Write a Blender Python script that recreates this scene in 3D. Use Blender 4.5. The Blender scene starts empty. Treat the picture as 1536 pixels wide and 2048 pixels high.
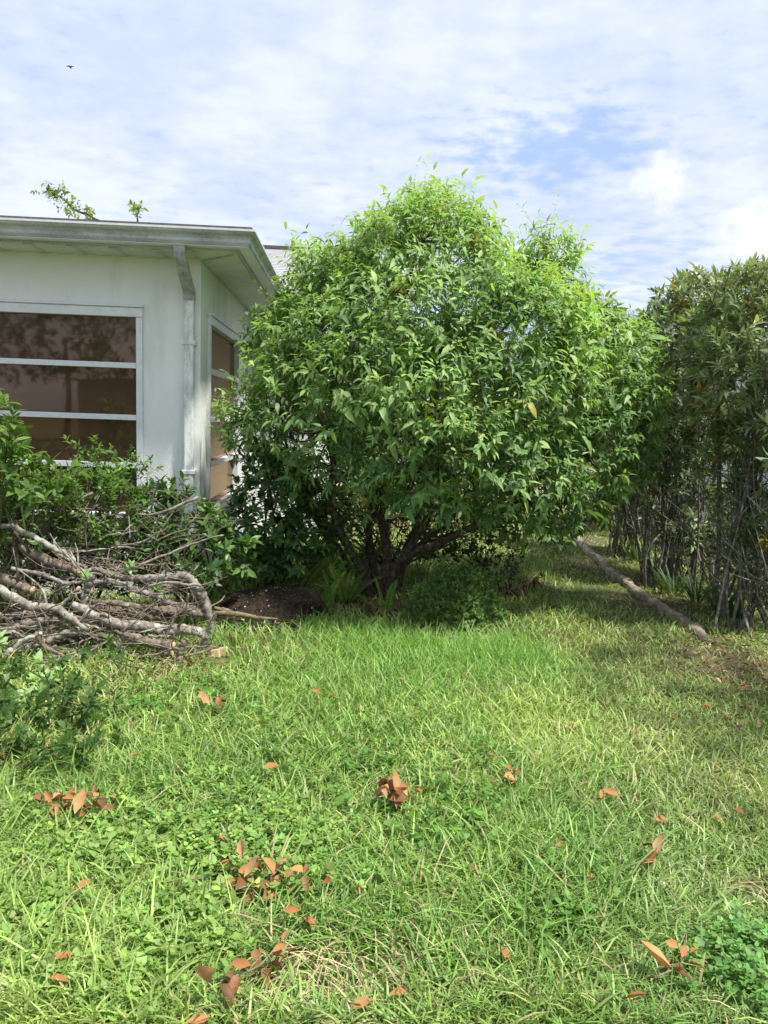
import bpy, math, random
import numpy as np
from mathutils import Matrix, Vector
rng = np.random.default_rng(11); random.seed(11)
scene = bpy.context.scene
COL = scene.collection

# ------------------------------------------------------------------ camera
FPX, PITCH, ROLL, EYE = 1539.0, math.radians(7.0), math.radians(2.0), 1.5
FW = np.array([0, math.cos(PITCH), -math.sin(PITCH)]); UP0 = np.array([0, math.sin(PITCH), math.cos(PITCH)]); RT0 = np.array([1., 0, 0])
RT = RT0*math.cos(ROLL)+UP0*math.sin(ROLL); UPV = -RT0*math.sin(ROLL)+UP0*math.cos(ROLL)
CAM = np.array([0, 0, EYE])
cd = bpy.data.cameras.new('camera'); cam = bpy.data.objects.new('camera', cd); COL.objects.link(cam)
cd.sensor_fit = 'VERTICAL'; cd.sensor_height = 34.6; cd.lens = FPX/2048*34.6; cd.clip_start = .05; cd.clip_end = 2000
m3 = Matrix((RT, UPV, -FW)).transposed(); cam.matrix_world = Matrix.Translation(CAM) @ m3.to_4x4()
scene.camera = cam
scene.render.resolution_x, scene.render.resolution_y = 768, 1024

def ray(px, py): return RT*(px-768)/FPX+UPV*(1024-py)/FPX+FW
def P(px, py, D):                                   # point seen at a pixel, D metres ahead
    d = ray(px, py); return CAM+d*D/d[1]
def G(px, py, z=0.):                                # point seen at a pixel, on the ground
    d = ray(px, py); return CAM+d*(z-CAM[2])/d[2]
def project(p):
    v = np.asarray(p)-CAM; z = v@FW; return 768+FPX*(v@RT)/z, 1024-FPX*(v@UPV)/z

# ------------------------------------------------------------------ sky, sun, exposure
SUN_EL, SUN_AZ = math.radians(64), math.radians(-30)         # high, from the right; the eave keeps the house front in shade
SUN = Vector((math.cos(SUN_EL)*math.cos(SUN_AZ), math.cos(SUN_EL)*math.sin(SUN_AZ), math.sin(SUN_EL)))
w = bpy.data.worlds.new('World'); scene.world = w; w.use_nodes = True
nt = w.node_tree; nt.nodes.clear()
def N(tree, typ, **kw):
    n = tree.nodes.new(typ)
    for k, v in kw.items():
        if k == 'inp':
            for a, b in v.items():
                if hasattr(b, 'is_output'): tree.links.new(b, n.inputs[a])
                else: n.inputs[a].default_value = b
        else: setattr(n, k, v)
    return n
def M_(tree, op, a, b=None, c=None, clamp=False):
    n = tree.nodes.new('ShaderNodeMath'); n.operation = op; n.use_clamp = clamp
    for i, v in enumerate((a, b, c)):
        if v is None: continue
        if hasattr(v, 'is_output'): tree.links.new(v, n.inputs[i])
        else: n.inputs[i].default_value = v
    return n.outputs[0]
def MR(tree, v, a, b, c=0., d=1., smooth=True):
    n = tree.nodes.new('ShaderNodeMapRange'); n.interpolation_type = 'SMOOTHSTEP' if smooth else 'LINEAR'
    tree.links.new(v, n.inputs[0])
    for i, x in enumerate((a, b, c, d)): n.inputs[i+1].default_value = x
    return n.outputs[0]
def MIX(tree, fac, a, b, blend='MIX'):
    n = tree.nodes.new('ShaderNodeMix'); n.data_type = 'RGBA'; n.blend_type = blend
    for s, v in ((n.inputs[0], fac), (n.inputs[6], a), (n.inputs[7], b)):
        if hasattr(v, 'is_output'): tree.links.new(v, s)
        else: s.default_value = v if isinstance(v, float) else (*v, 1)
    return n.outputs[2]
sky = N(nt, 'ShaderNodeTexSky', sky_type='NISHITA', sun_disc=False, sun_elevation=SUN_EL,
        sun_rotation=math.atan2(SUN.x, SUN.y), air_density=1., dust_density=1.2, ozone_density=1.)
tc = N(nt, 'ShaderNodeTexCoord'); D0 = tc.outputs['Generated']
sep = N(nt, 'ShaderNodeSeparateXYZ', inp={0: D0})
den = M_(nt, 'MAXIMUM', M_(nt, 'ADD', sep.outputs[2], .10), .06)
uv = N(nt, 'ShaderNodeCombineXYZ', inp={0: M_(nt, 'DIVIDE', sep.outputs[0], den), 1: M_(nt, 'DIVIDE', sep.outputs[1], den), 2: 0.}).outputs[0]
n1 = N(nt, 'ShaderNodeTexNoise', inp={'Vector': uv, 'Scale': .9, 'Detail': 6., 'Roughness': .52, 'Distortion': .25}).outputs[0]
n2 = N(nt, 'ShaderNodeTexNoise', inp={'Vector': uv, 'Scale': 11., 'Detail': 5., 'Roughness': .55, 'Distortion': .1}).outputs[0]
n3 = N(nt, 'ShaderNodeTexNoise', inp={'Vector': uv, 'Scale': 2.6, 'Detail': 5., 'Roughness': .55}).outputs[0]
def ndot(px, py):
    d = ray(px, py); d = d/np.linalg.norm(d)
    v = N(nt, 'ShaderNodeVectorMath', operation='DOT_PRODUCT', inp={0: D0, 1: tuple(d)})
    return v.outputs['Value']
def ang(px, py):                                   # angle from a point of the sky, radians
    return M_(nt, 'ARCCOSINE', M_(nt, 'MINIMUM', ndot(px, py), .999999))
g0 = ray(1090, 290); g0 = g0/np.linalg.norm(g0)
gd = M_(nt, 'SQRT', M_(nt, 'ADD', M_(nt, 'POWER', M_(nt, 'SUBTRACT', sep.outputs[0], float(g0[0])), 2.), M_(nt, 'POWER', M_(nt, 'MULTIPLY', M_(nt, 'SUBTRACT', sep.outputs[2], float(g0[2])), 2.6), 2.)))
gap = MR(nt, M_(nt, 'ADD', gd, M_(nt, 'MULTIPLY', M_(nt, 'SUBTRACT', n3, .5), .20)), .21, .02)
low = MR(nt, sep.outputs[2], .30, .10)
cov = M_(nt, 'ADD', M_(nt, 'MULTIPLY', n1, .50), M_(nt, 'MULTIPLY', n2, .62))
cov = M_(nt, 'ADD', cov, .13)
cov = M_(nt, 'SUBTRACT', cov, M_(nt, 'MULTIPLY', gap, .20))
cov = M_(nt, 'SUBTRACT', cov, M_(nt, 'MULTIPLY', low, .17))
fac = MR(nt, cov, .40, .62)
fac = M_(nt, 'ADD', M_(nt, 'MULTIPLY', fac, .76), .18, clamp=True)
def puff(px, py, r):
    nn = N(nt, 'ShaderNodeTexNoise', inp={'Vector': D0, 'Scale': 42., 'Detail': 5., 'Roughness': .6}).outputs[0]
    return MR(nt, M_(nt, 'ADD', ang(px, py), M_(nt, 'MULTIPLY', M_(nt, 'SUBTRACT', nn, .5), r*2.4)), r*1.35, r*.3)
pf = M_(nt, 'MAXIMUM', M_(nt, 'MAXIMUM', puff(1322, 362, .028), puff(1500, 455, .034)), puff(1391, 540, .008))
shade = MR(nt, M_(nt, 'ADD', M_(nt, 'MULTIPLY', n1, .5), M_(nt, 'ADD', M_(nt, 'MULTIPLY', n3, .4), M_(nt, 'MULTIPLY', n2, .2))), .45, .66)
ccol = MIX(nt, shade, (3.4, 3.85, 4.9), (4.55, 4.85, 5.35))
blue = MIX(nt, .62, N(nt, 'ShaderNodeVectorMath', operation='SCALE', inp={0: sky.outputs[0], 'Scale': 1.0}).outputs[0], (2.3, 3.25, 5.1))
c1 = MIX(nt, fac, blue, ccol)
c2 = MIX(nt, M_(nt, 'MULTIPLY', pf, .6), c1, (5.6, 5.7, 5.85))
bg = N(nt, 'ShaderNodeBackground', inp={0: c2, 1: .068})
nt.links.new(bg.outputs[0], N(nt, 'ShaderNodeOutputWorld').inputs[0])

sl = bpy.data.lights.new('sun', 'SUN'); sl.energy = 2.4; sl.angle = math.radians(5.0); sl.color = (1, .955, .87)
so = bpy.data.objects.new('sun', sl); COL.objects.link(so); so.rotation_euler = SUN.to_track_quat('Z', 'Y').to_euler(); so.location = (6, 3, 14)
vs = scene.view_settings; vs.view_transform = 'Standard'; vs.look = 'None'; vs.exposure = 1.6; vs.gamma = 1; vs.use_curve_mapping = False
scene.cycles.use_denoising = True; scene.cycles.max_bounces = 10; scene.cycles.diffuse_bounces = 8; scene.cycles.transmission_bounces = 8
scene.cycles.transparent_max_bounces = 4; scene.cycles.sample_clamp_indirect = 8

# ------------------------------------------------------------------ helpers
def unit(v): return v/np.maximum(np.linalg.norm(v, axis=-1, keepdims=True), 1e-9)
class VNoise:
    def __init__(s, seed): s.g = np.random.default_rng(seed).random((64, 64))
    def __call__(s, x, y):
        x = np.asarray(x, float); y = np.asarray(y, float); i = np.floor(x).astype(int); j = np.floor(y).astype(int)
        u = x-i; v = y-j; u = u*u*(3-2*u); v = v*v*(3-2*v); g = s.g
        a, b, c, d = g[i % 64, j % 64], g[(i+1) % 64, j % 64], g[i % 64, (j+1) % 64], g[(i+1) % 64, (j+1) % 64]
        return (a*(1-u)+b*u)*(1-v)+(c*(1-u)+d*u)*v
VN = [VNoise(s) for s in range(6)]
def gh(x, y):                                        # height of the ground
    fade = np.clip((26-np.asarray(y, float))/10, 0, 1)
    return ((VN[0](np.asarray(x)*.8+20, np.asarray(y)*.8+20)-.5)*.06+(VN[1](np.asarray(x)*2.6+20, np.asarray(y)*2.6+20)-.5)*.022)*fade

def tag(o, label, cat, group=None, kind=None):
    o['label'] = label; o['category'] = cat
    if group: o['group'] = group
    if kind: o['kind'] = kind
    return o
def thing(name, loc, label, cat, group=None, rz=0.):
    o = bpy.data.objects.new(name, None); o.empty_display_size = .1; COL.objects.link(o)
    o.location = Vector([float(c) for c in loc]); o.rotation_euler = (0, 0, rz); o['base'] = 0
    del o['base']
    return tag(o, label, cat, group)
def base_of(o):
    b = Vector((0, 0, 0))
    while o is not None: b += o.location; o = o.parent
    return b
def make_mesh(name, V, F, mat, col=None, smooth=True):
    me = bpy.data.meshes.new(name); V = np.asarray(V, np.float32)
    if isinstance(F, np.ndarray): sizes = np.full(len(F), F.shape[1]); flat = F.ravel()
    elif len(F) and isinstance(F[0], np.ndarray):
        sizes = np.concatenate([np.full(len(f), f.shape[1]) for f in F]); flat = np.concatenate([f.ravel() for f in F])
    else: sizes = np.array([len(f) for f in F]); flat = np.array([i for f in F for i in f])
    me.vertices.add(len(V)); me.vertices.foreach_set('co', V.ravel())
    me.loops.add(len(flat)); me.loops.foreach_set('vertex_index', flat.astype(np.int32))
    me.polygons.add(len(sizes)); st = np.concatenate([[0], np.cumsum(sizes)[:-1]])
    me.polygons.foreach_set('loop_start', st.astype(np.int32))
    me.polygons.foreach_set('use_smooth', np.full(len(sizes), smooth))
    if col is not None:
        a = me.color_attributes.new('col', 'FLOAT_COLOR', 'POINT'); c = np.ones((len(V), 4), np.float32); c[:, :3] = col
        a.data.foreach_set('color', c.ravel())
    me.materials.append(mat); me.update(calc_edges=True); me.validate()
    return me
def obj(name, V, F, mat, parent=None, col=None, smooth=True, local=False):
    V = np.asarray(V, float)
    if parent is not None and not local: V = V-np.array(base_of(parent))
    o = bpy.data.objects.new(name, make_mesh(name, V, F, mat, col, smooth)); COL.objects.link(o); o.parent = parent
    return o
class MB:
    def __init__(s): s.v = []; s.f = []
    def box(s, x0, x1, y0, y1, z0, z1):
        n = len(s.v)
        s.v += [(x, y, z) for z in (z0, z1) for y in (y0, y1) for x in (x0, x1)]
        s.f += [tuple(n+i for i in q) for q in ((0, 2, 3, 1), (4, 5, 7, 6), (0, 1, 5, 4), (2, 6, 7, 3), (0, 4, 6, 2), (1, 3, 7, 5))]
        return s
    def add(s, v, f):
        n = len(s.v); s.v += [tuple(p) for p in v]; s.f += [tuple(n+i for i in q) for q in f]; return s
    def build(s, name, mat, parent=None, bevel=0, local=True):
        o = obj(name, s.v, s.f, mat, parent, smooth=False, local=local)
        if bevel:
            b = o.modifiers.new('bevel', 'BEVEL'); b.width = bevel; b.segments = 2; b.limit_method = 'ANGLE'
        return o
def box(name, mat, parent, x0, x1, y0, y1, z0, z1, bevel=0): return MB().box(x0, x1, y0, y1, z0, z1).build(name, mat, parent, bevel)

def smooth_path(pts, n=6):
    p = np.asarray(pts, float); q = np.vstack([2*p[0]-p[1], p, 2*p[-1]-p[-2]]); out = []
    for i in range(1, len(q)-2):
        for t in np.arange(n)/n:
            a, b, c, d = q[i-1:i+3]
            out.append(.5*((2*b)+(-a+c)*t+(2*a-5*b+4*c-d)*t*t+(-a+3*b-3*c+d)*t**3))
    out.append(p[-1]); return np.array(out)
def tube(pts, r, sides=7, knob=0., wob=0.):
    """tapered tube along a polyline; r is one radius per point"""
    p = np.asarray(pts, float); n = len(p); r = np.interp(np.linspace(0, 1, n), np.linspace(0, 1, len(np.atleast_1d(r))), np.atleast_1d(r))
    if wob: p = p+rng.normal(0, wob, p.shape)*np.minimum(np.arange(n), 1)[:, None]
    t = unit(np.gradient(p, axis=0)); u = np.cross(t[0], [.3, .2, 1.]); u = u/np.linalg.norm(u); V = []
    a = np.arange(sides)/sides*2*math.pi
    for i in range(n):
        u = u-t[i]*(u@t[i]); u = u/max(np.linalg.norm(u), 1e-9); v = np.cross(t[i], u)
        rr = r[i]*(1+knob*rng.uniform(-1, 1, sides))
        V.append(p[i]+np.outer(np.cos(a)*rr, u)+np.outer(np.sin(a)*rr, v))
    V = np.vstack(V); F = []
    for i in range(n-1):
        for k in range(sides):
            k2 = (k+1) % sides; F.append((i*sides+k, i*sides+k2, (i+1)*sides+k2, (i+1)*sides+k))
    F.append(tuple(range(sides))[::-1]); F.append(tuple((n-1)*sides+k for k in range(sides)))
    return V, F
def tubes(list_vf):
    V = []; F = []; n = 0
    for v, f in list_vf:
        V.append(v); F += [tuple(n+i for i in q) for q in f]; n += len(v)
    return np.vstack(V), F

# ---- leaves
LT = np.array([0, .3, .3, .3, .66, .66, .66, 1.]); LS = np.array([0, -1, 0, 1, -.82, 0, .82, 0])
LF3 = np.array([(0, 2, 1), (0, 3, 2), (4, 5, 7), (5, 6, 7)]); LF4 = np.array([(1, 2, 5, 4), (2, 3, 6, 5)])
class Leaves:
    K = ('pos', 'axis', 'nrm', 'L', 'W', 'droop', 'fold', 'col')
    def __init__(s, **k): s.d = k
    def __len__(s): return len(s.d['pos'])
    def sub(s, m): return Leaves(**{k: v[m] for k, v in s.d.items()})
    @staticmethod
    def cat(ls): return Leaves(**{k: np.concatenate([l.d[k] for l in ls]) for k in Leaves.K})
    def arrays(s):
        d = s.d; ax = unit(d['axis']); nr = unit(d['nrm']-ax*(d['nrm']*ax).sum(1, keepdims=True)); sd = np.cross(ax, nr)
        L = d['L'][:, None, None]; W = d['W'][:, None, None]
        V = (d['pos'][:, None]+ax[:, None]*L*LT[None, :, None]-nr[:, None]*(d['droop'][:, None, None]*L*(LT**2)[None, :, None])
             + sd[:, None]*W*.5*LS[None, :, None]+nr[:, None]*(d['fold'][:, None, None]*W*.5*np.abs(LS)[None, :, None]))
        n = len(s); o = np.arange(n)[:, None, None]*8
        return V.reshape(-1, 3), [(LF3[None]+o).reshape(-1, 3), (LF4[None]+o).reshape(-1, 4)], np.repeat(d['col'], 8, axis=0)
def jitter_col(base, n, dv=.18, dh=.06):
    c = np.array(base)[None]*np.exp(rng.normal(0, dv, (n, 1)))*np.exp(rng.normal(0, dh, (n, 3))); return np.clip(c, .004, .8)
def shoots(pos, dirs, nl, slen, L, W, spread=(.7, 1.25), droop=.3, fold=.35, cols=None, tipcol=None, grav=.25, lvar=.25):
    """leaves set in a spiral along short shoots; cols is one colour per shoot"""
    S = len(pos); dirs = unit(dirs); ref = np.where(np.abs(dirs[:, 2:3]) > .9, [[1., 0, 0]], [[0, 0, 1.]]); a = unit(np.cross(dirs, ref)); b = np.cross(dirs, a)
    k = (np.arange(nl)/max(nl-1, 1))**.8; ph = rng.uniform(0, 6.28, (S, 1))+np.arange(nl)[None]*2.4+rng.normal(0, .25, (S, nl))
    th = spread[1]+(spread[0]-spread[1])*k[None]+rng.normal(0, .16, (S, nl))
    per = a[:, None]*np.cos(ph)[..., None]+b[:, None]*np.sin(ph)[..., None]
    ax = dirs[:, None]*np.cos(th)[..., None]+per*np.sin(th)[..., None]; ax[..., 2] -= grav*rng.uniform(.3, 1.4, (S, nl)); ax = unit(ax)
    nr = dirs[:, None]*.8+np.array([0, 0, .5])+rng.normal(0, .22, ax.shape)
    p = pos[:, None]+dirs[:, None]*(np.asarray(slen).reshape(-1, 1)*k[None])[..., None]
    sz = (1-.35*np.abs(k-.45)[None])*np.exp(rng.normal(0, lvar, (S, nl)))
    c = np.repeat(cols[:, None], nl, 1)*np.exp(rng.normal(0, .13, (S, nl, 1)))
    if tipcol is not None:
        m = np.clip((k-.5)*2, 0, 1)[None, :, None]*tipcol[1][:, None, None]; c = c*(1-m)+np.array(tipcol[0])*m
    n = S*nl
    return Leaves(pos=p.reshape(n, 3), axis=ax.reshape(n, 3), nrm=nr.reshape(n, 3), L=(L*sz).reshape(n), W=(W*sz).reshape(n)*rng.uniform(.85, 1.15, n),
                  droop=droop*rng.uniform(.4, 1.6, n), fold=fold*rng.uniform(.3, 1.4, n), col=np.clip(c.reshape(n, 3), .004, .9))
def stems(pos, dirs, slen, r=.002):
    S = len(pos); d = unit(dirs); ref = np.where(np.abs(d[:, 2:3]) > .9, [[1., 0, 0]], [[0, 0, 1.]]); a = unit(np.cross(d, ref)); b = np.cross(d, a)
    e = pos+d*np.asarray(slen).reshape(-1, 1); s = pos-d*np.asarray(slen).reshape(-1, 1)*.8
    V = np.stack([s+a*r, s-a*r*.5+b*r*.87, s-a*r*.5-b*r*.87, e], 1).reshape(-1, 3); o = np.arange(S)[:, None, None]*4
    return V, (np.array([(0, 1, 3), (1, 2, 3), (2, 0, 3)])[None]+o).reshape(-1, 3)
UNIT = {}
def single_leaves(lv, parent, mat, key, name='leaf', nvar=8):
    """each leaf an object of its own, sharing a few meshes"""
    if not len(lv): return
    b = np.array(base_of(parent)) if parent is not None else np.zeros(3)
    if key not in UNIT:
        idx = rng.choice(len(lv), min(nvar, len(lv)), replace=False); UNIT[key] = []
        for i in idx:
            one = lv.sub(np.array([i])); d = one.d; l = d['L'][0]
            one.d.update(pos=np.zeros((1, 3)), axis=np.array([[1., 0, 0]]), nrm=np.array([[0, 0, 1.]]), L=np.ones(1), W=d['W']/l)
            v, f, c = one.arrays(); UNIT[key].append(make_mesh(name, v, f, mat, c))
    d = lv.d; ax = unit(d['axis']); nr = unit(d['nrm']-ax*(d['nrm']*ax).sum(1, keepdims=True)); sd = np.cross(nr, ax)
    for i in range(len(lv)):
        o = bpy.data.objects.new(name, UNIT[key][i % len(UNIT[key])]); COL.objects.link(o); o.parent = parent
        m = np.eye(4); m[:3, 0] = ax[i]*d['L'][i]; m[:3, 1] = sd[i]*d['L'][i]; m[:3, 2] = nr[i]*d['L'][i]; m[:3, 3] = d['pos'][i]-b
        o.matrix_local = Matrix(m.tolist())
def front_leaves(lv, n, cell):
    """mask of the n leaves nearest the viewer, spread over the crown"""
    v = lv.d['pos']-CAM; z = v@FW; x = v@RT/z; y = v@UPV/z
    k = np.floor(x/cell).astype(int)*10000+np.floor(y/cell).astype(int); o = np.lexsort((z, k)); first = np.r_[True, k[o][1:] != k[o][:-1]]
    c = o[first]; c = c[(np.abs(x[c]) < .5) & (z[c] > 0)]; c = c[np.argsort(z[c])][:n]; m = np.zeros(len(lv), bool); m[c] = True; return m
def lobe_shoots(lobes, per_m2, up=.7, rnd=.35, inner=.22, cull=.86, ok=None, low=-.85, ids=False):
    """points on the outside of a union of balls, with the direction shoots grow there"""
    C = np.array([l[:3] for l in lobes]); R = np.array([l[3] for l in lobes]); Pp = []; Dd = []; Ii = []; Li = []
    for c, r in zip(C, R):
        n = int(per_m2*4*math.pi*r*r); d = unit(rng.normal(0, 1, (n, 3))); d = d[d[:, 2] > low+rng.normal(0, .15, len(d))]
        q = np.where(rng.random(len(d)) < inner, rng.uniform(.45, .85, len(d)), rng.uniform(.85, 1.06, len(d)))
        p = c+d*(r*q)[:, None]; keep = np.ones(len(p), bool)
        for c2, r2 in zip(C, R):
            if c2 is not c: keep &= np.linalg.norm(p-c2, axis=1) > r2*cull
        if ok is not None: keep &= ok(p)
        Pp.append(p[keep]); Dd.append(unit(d*.75+np.array([0, 0, up])+rng.normal(0, rnd, d.shape))[keep]); Ii.append(q[keep]); Li.append(np.full(keep.sum(), len(Li)))
    return (np.vstack(Pp), np.vstack(Dd), np.concatenate(Ii))+((np.concatenate(Li),) if ids else ())

# ------------------------------------------------------------------ materials
def mat(name, build):
    m = bpy.data.materials.new(name); m.use_nodes = True; t = m.node_tree; b = t.nodes['Principled BSDF']; build(t, b); return m
def ocoord(t): return N(t, 'ShaderNodeTexCoord').outputs['Object']
def gpos(t): return N(t, 'ShaderNodeNewGeometry').outputs['Position']
def noise(t, v, s, d=4., r=.55, sc=None):
    if sc is not None: v = N(t, 'ShaderNodeMapping', inp={'Vector': v, 'Scale': sc}).outputs[0]
    return N(t, 'ShaderNodeTexNoise', inp={'Vector': v, 'Scale': s, 'Detail': d, 'Roughness': r}).outputs[0]
def bump(t, b, h, strength=.4, dist=.01): t.links.new(N(t, 'ShaderNodeBump', inp={'Height': h, 'Strength': strength, 'Distance': dist}).outputs[0], b.inputs['Normal'])
def base(t, b, c, rough=.6, spec=.5):
    t.links.new(c, b.inputs['Base Color']) if hasattr(c, 'is_output') else setattr(b.inputs['Base Color'], 'default_value', (*c, 1))
    b.inputs['Roughness'].default_value = rough; b.inputs['Specular IOR Level'].default_value = spec
def leaf_mat(name, rough=.42, spec=.45, trans=.32, tint=(1.25, 1.35, .55)):
    def f(t, b):
        c = N(t, 'ShaderNodeAttribute', attribute_name='col').outputs['Color']
        n = noise(t, gpos(t), 45., 3.); c = MIX(t, 1., c, MIX(t, n, (.72, .76, .72), (1.25, 1.2, 1.25)), 'MULTIPLY')
        base(t, b, c, rough, spec)
        tr = N(t, 'ShaderNodeBsdfTranslucent', inp={0: MIX(t, 1., c, tint, 'MULTIPLY')})
        mx = N(t, 'ShaderNodeMixShader', inp={0: trans}); t.links.new(b.outputs[0], mx.inputs[1]); t.links.new(tr.outputs[0], mx.inputs[2])
        t.links.new(mx.outputs[0], t.nodes['Material Output'].inputs[0])
    return mat(name, f)
LEAF = leaf_mat('tree leaf', .48, .34, .42); GLOSSY = leaf_mat('glossy leaf', .38, .45, .32); GRASS = leaf_mat('grass blade', .45, .38, .33, (1.2, 1.25, .6))
DEAD = leaf_mat('dead leaf', .55, .3, .15, (1.2, .9, .6))
def bark_mat(name, a, b_, lichen=0., sc=30.):
    def f(t, b):
        p = gpos(t); n = noise(t, p, sc, 6., .65); n2 = noise(t, p, sc*3.2, 4., .6)
        c = MIX(t, MR(t, n, .35, .65), a, b_)
        if lichen:
            l = noise(t, p, sc*.55, 5., .6); c = MIX(t, MR(t, l, .62-lichen*.3, .70-lichen*.3), c, (.36, .36, .31))
            l2 = noise(t, p, sc*1.6, 3., .5); c = MIX(t, MR(t, l2, .72-lichen*.1, .76-lichen*.1), c, (.52, .52, .46))
        base(t, b, c, .9, .15); bump(t, b, M_(t, 'ADD', n, M_(t, 'MULTIPLY', n2, .5)), .8, .008)
    return mat(name, f)
BARK = bark_mat('dark bark', (.05, .036, .028), (.15, .112, .085)); HEDGEBARK = bark_mat('hedge bark', (.09, .08, .070), (.23, .205, .18), .2)
BRUSH = bark_mat('brown brush bark', (.10, .08, .062), (.25, .205, .16), .08); LICHEN = bark_mat('lichen bark', (.14, .12, .10), (.32, .285, .24), .40); GREY = bark_mat('grey bark', (.14, .125, .108), (.33, .295, .255), .22)
DEADTWIG = bark_mat('dead twig', (.14, .10, .07), (.32, .26, .20), 0., 60.)
CUT = mat('fresh cut wood', lambda t, b: (base(t, b, MIX(t, noise(t, gpos(t), 40., 4., .6, (1, 1, .3)), (.42, .30, .16), (.70, .56, .36)), .8, .2)))

# ================================================================== THE SETTING
def f_ground(t, b):
    p = gpos(t); a = noise(t, p, 1.6, 5., .6); c = noise(t, p, 14., 5., .65); d = noise(t, p, 90., 3., .6)
    soil = MIX(t, MR(t, d, .3, .7), (.075, .055, .035), (.21, .165, .11))
    turf = MIX(t, MR(t, c, .3, .7), (.075, .12, .03), (.17, .19, .065))
    base(t, b, MIX(t, MR(t, M_(t, 'ADD', M_(t, 'MULTIPLY', a, .7), M_(t, 'MULTIPLY', c, .4)), .46, .66), turf, soil), .95, .1)
    bump(t, b, M_(t, 'ADD', d, c), .8, .02)
GROUND = mat('soil and thatch', f_ground)
gx = np.concatenate([[-600, -200, -60, -25, -12], np.linspace(-8, 8, 129), [12, 25, 60, 200, 600]]); gy = np.concatenate([[-300, -80, -20, -4], np.linspace(0, 26, 209), [34, 60, 150, 500, 900]])
X, Y = np.meshgrid(gx, gy); Z = gh(X, Y); nx, ny = len(gx), len(gy)
ii = (np.arange(ny-1)[:, None]*nx+np.arange(nx-1)[None]).ravel()
o = obj('ground', np.stack([X.ravel(), Y.ravel(), Z.ravel()], 1), np.stack([ii, ii+1, ii+nx+1, ii+nx], 1), GROUND); o['kind'] = 'structure'
ASPH = mat('asphalt', lambda t, b: base(t, b, MIX(t, noise(t, gpos(t), 60.), (.10, .10, .10), (.19, .19, .185)), .9, .2))
PAVE = mat('tan paving', lambda t, b: base(t, b, MIX(t, noise(t, gpos(t), 9., 5.), (.30, .22, .15), (.46, .36, .26)), .9, .2))
o = MB().box(-60, 60, 21.5, 27, -.1, .03).build('road', ASPH); o['kind'] = 'structure'
o = MB().box(-4, 5.2, 16.2, 17.8, -.1, .04).build('pavement', PAVE); o['kind'] = 'structure'

# ------------------------------------------------------------------ stucco house on the left
TH = math.radians(3.0); cx, cy, _ = P(402, 516, 6.1)
def f_stucco(t, b):
    p = ocoord(t); n = noise(t, p, 1.3, 4.); st = noise(t, p, 2.1, 5., .65, (1.3, 1.3, .3)); fine = noise(t, p, 95., 4., .65); sp = noise(t, p, 26., 5., .7)
    c = MIX(t, MR(t, n, .3, .7), (.83, .85, .83), (.89, .90, .885))
    c = MIX(t, M_(t, 'MULTIPLY', MR(t, st, .46, .76), .46), c, (.36, .40, .34))
    z = N(t, 'ShaderNodeSeparateXYZ', inp={0: p}).outputs[2]
    c = MIX(t, M_(t, 'MULTIPLY', MR(t, z, 2.1, 2.7), .25), c, (.58, .61, .52))                 # greenish shade under the eave, painted into the wall colour
    c = MIX(t, M_(t, 'MULTIPLY', MR(t, sp, .60, .78), .40), c, (.30, .32, .28))
    base(t, b, c, .9, .15); bump(t, b, M_(t, 'ADD', fine, M_(t, 'MULTIPLY', sp, .5)), .6, .008)
STUCCO = mat('mint stucco', f_stucco)
def f_paint(a, d, amt, sc=(1, 1, 1), rough=.5, s=7.):
    def f(t, b):
        p = ocoord(t); n = noise(t, p, s, 6., .65, sc); n2 = noise(t, p, s*9, 4., .6)
        base(t, b, MIX(t, M_(t, 'MULTIPLY', MR(t, M_(t, 'ADD', M_(t, 'MULTIPLY', n, .75), M_(t, 'MULTIPLY', n2, .3)), .42, .66), amt), a, d), rough, .4); bump(t, b, n2, .08, .003)
    return f
TRIM = mat('weathered white aluminium', f_paint((.50, .53, .53), (.22, .23, .22), .75, (.4, 1, 1.2)))
SPOUT = mat('dirty downspout', f_paint((.80, .82, .81), (.42, .43, .42), .7, (2, 2, .7), .55, 12.))
SPOUTD = mat('dark downspout elbow', f_paint((.46, .47, .47), (.18, .185, .18), .9, (1, 1, 1), .6, 14.))  # elbow colour, darker than the straight pipe below it
SOFF = mat('vinyl soffit', f_paint((.66, .70, .66), (.46, .49, .44), .5, (1, 1, 1), .6, 5.))
FRAME = mat('silver window frame', f_paint((.78, .80, .83), (.58, .60, .62), .45, (1, 1, 1), .4, 20.))
def f_vent(t, b):
    f_paint((.64, .68, .64), (.44, .47, .42), .5, (1, 1, 1), .6, 5.)(t, b)
    v = N(t, 'ShaderNodeTexVoronoi', inp={'Vector': ocoord(t), 'Scale': 75., 'Randomness': 0.}).outputs['Distance']
    c = b.inputs['Base Color'].links[0].from_socket; t.links.new(MIX(t, MR(t, v, .32, .24), c, (.05, .05, .045)), b.inputs['Base Color'])
VENT = mat('perforated soffit', f_vent)
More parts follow.
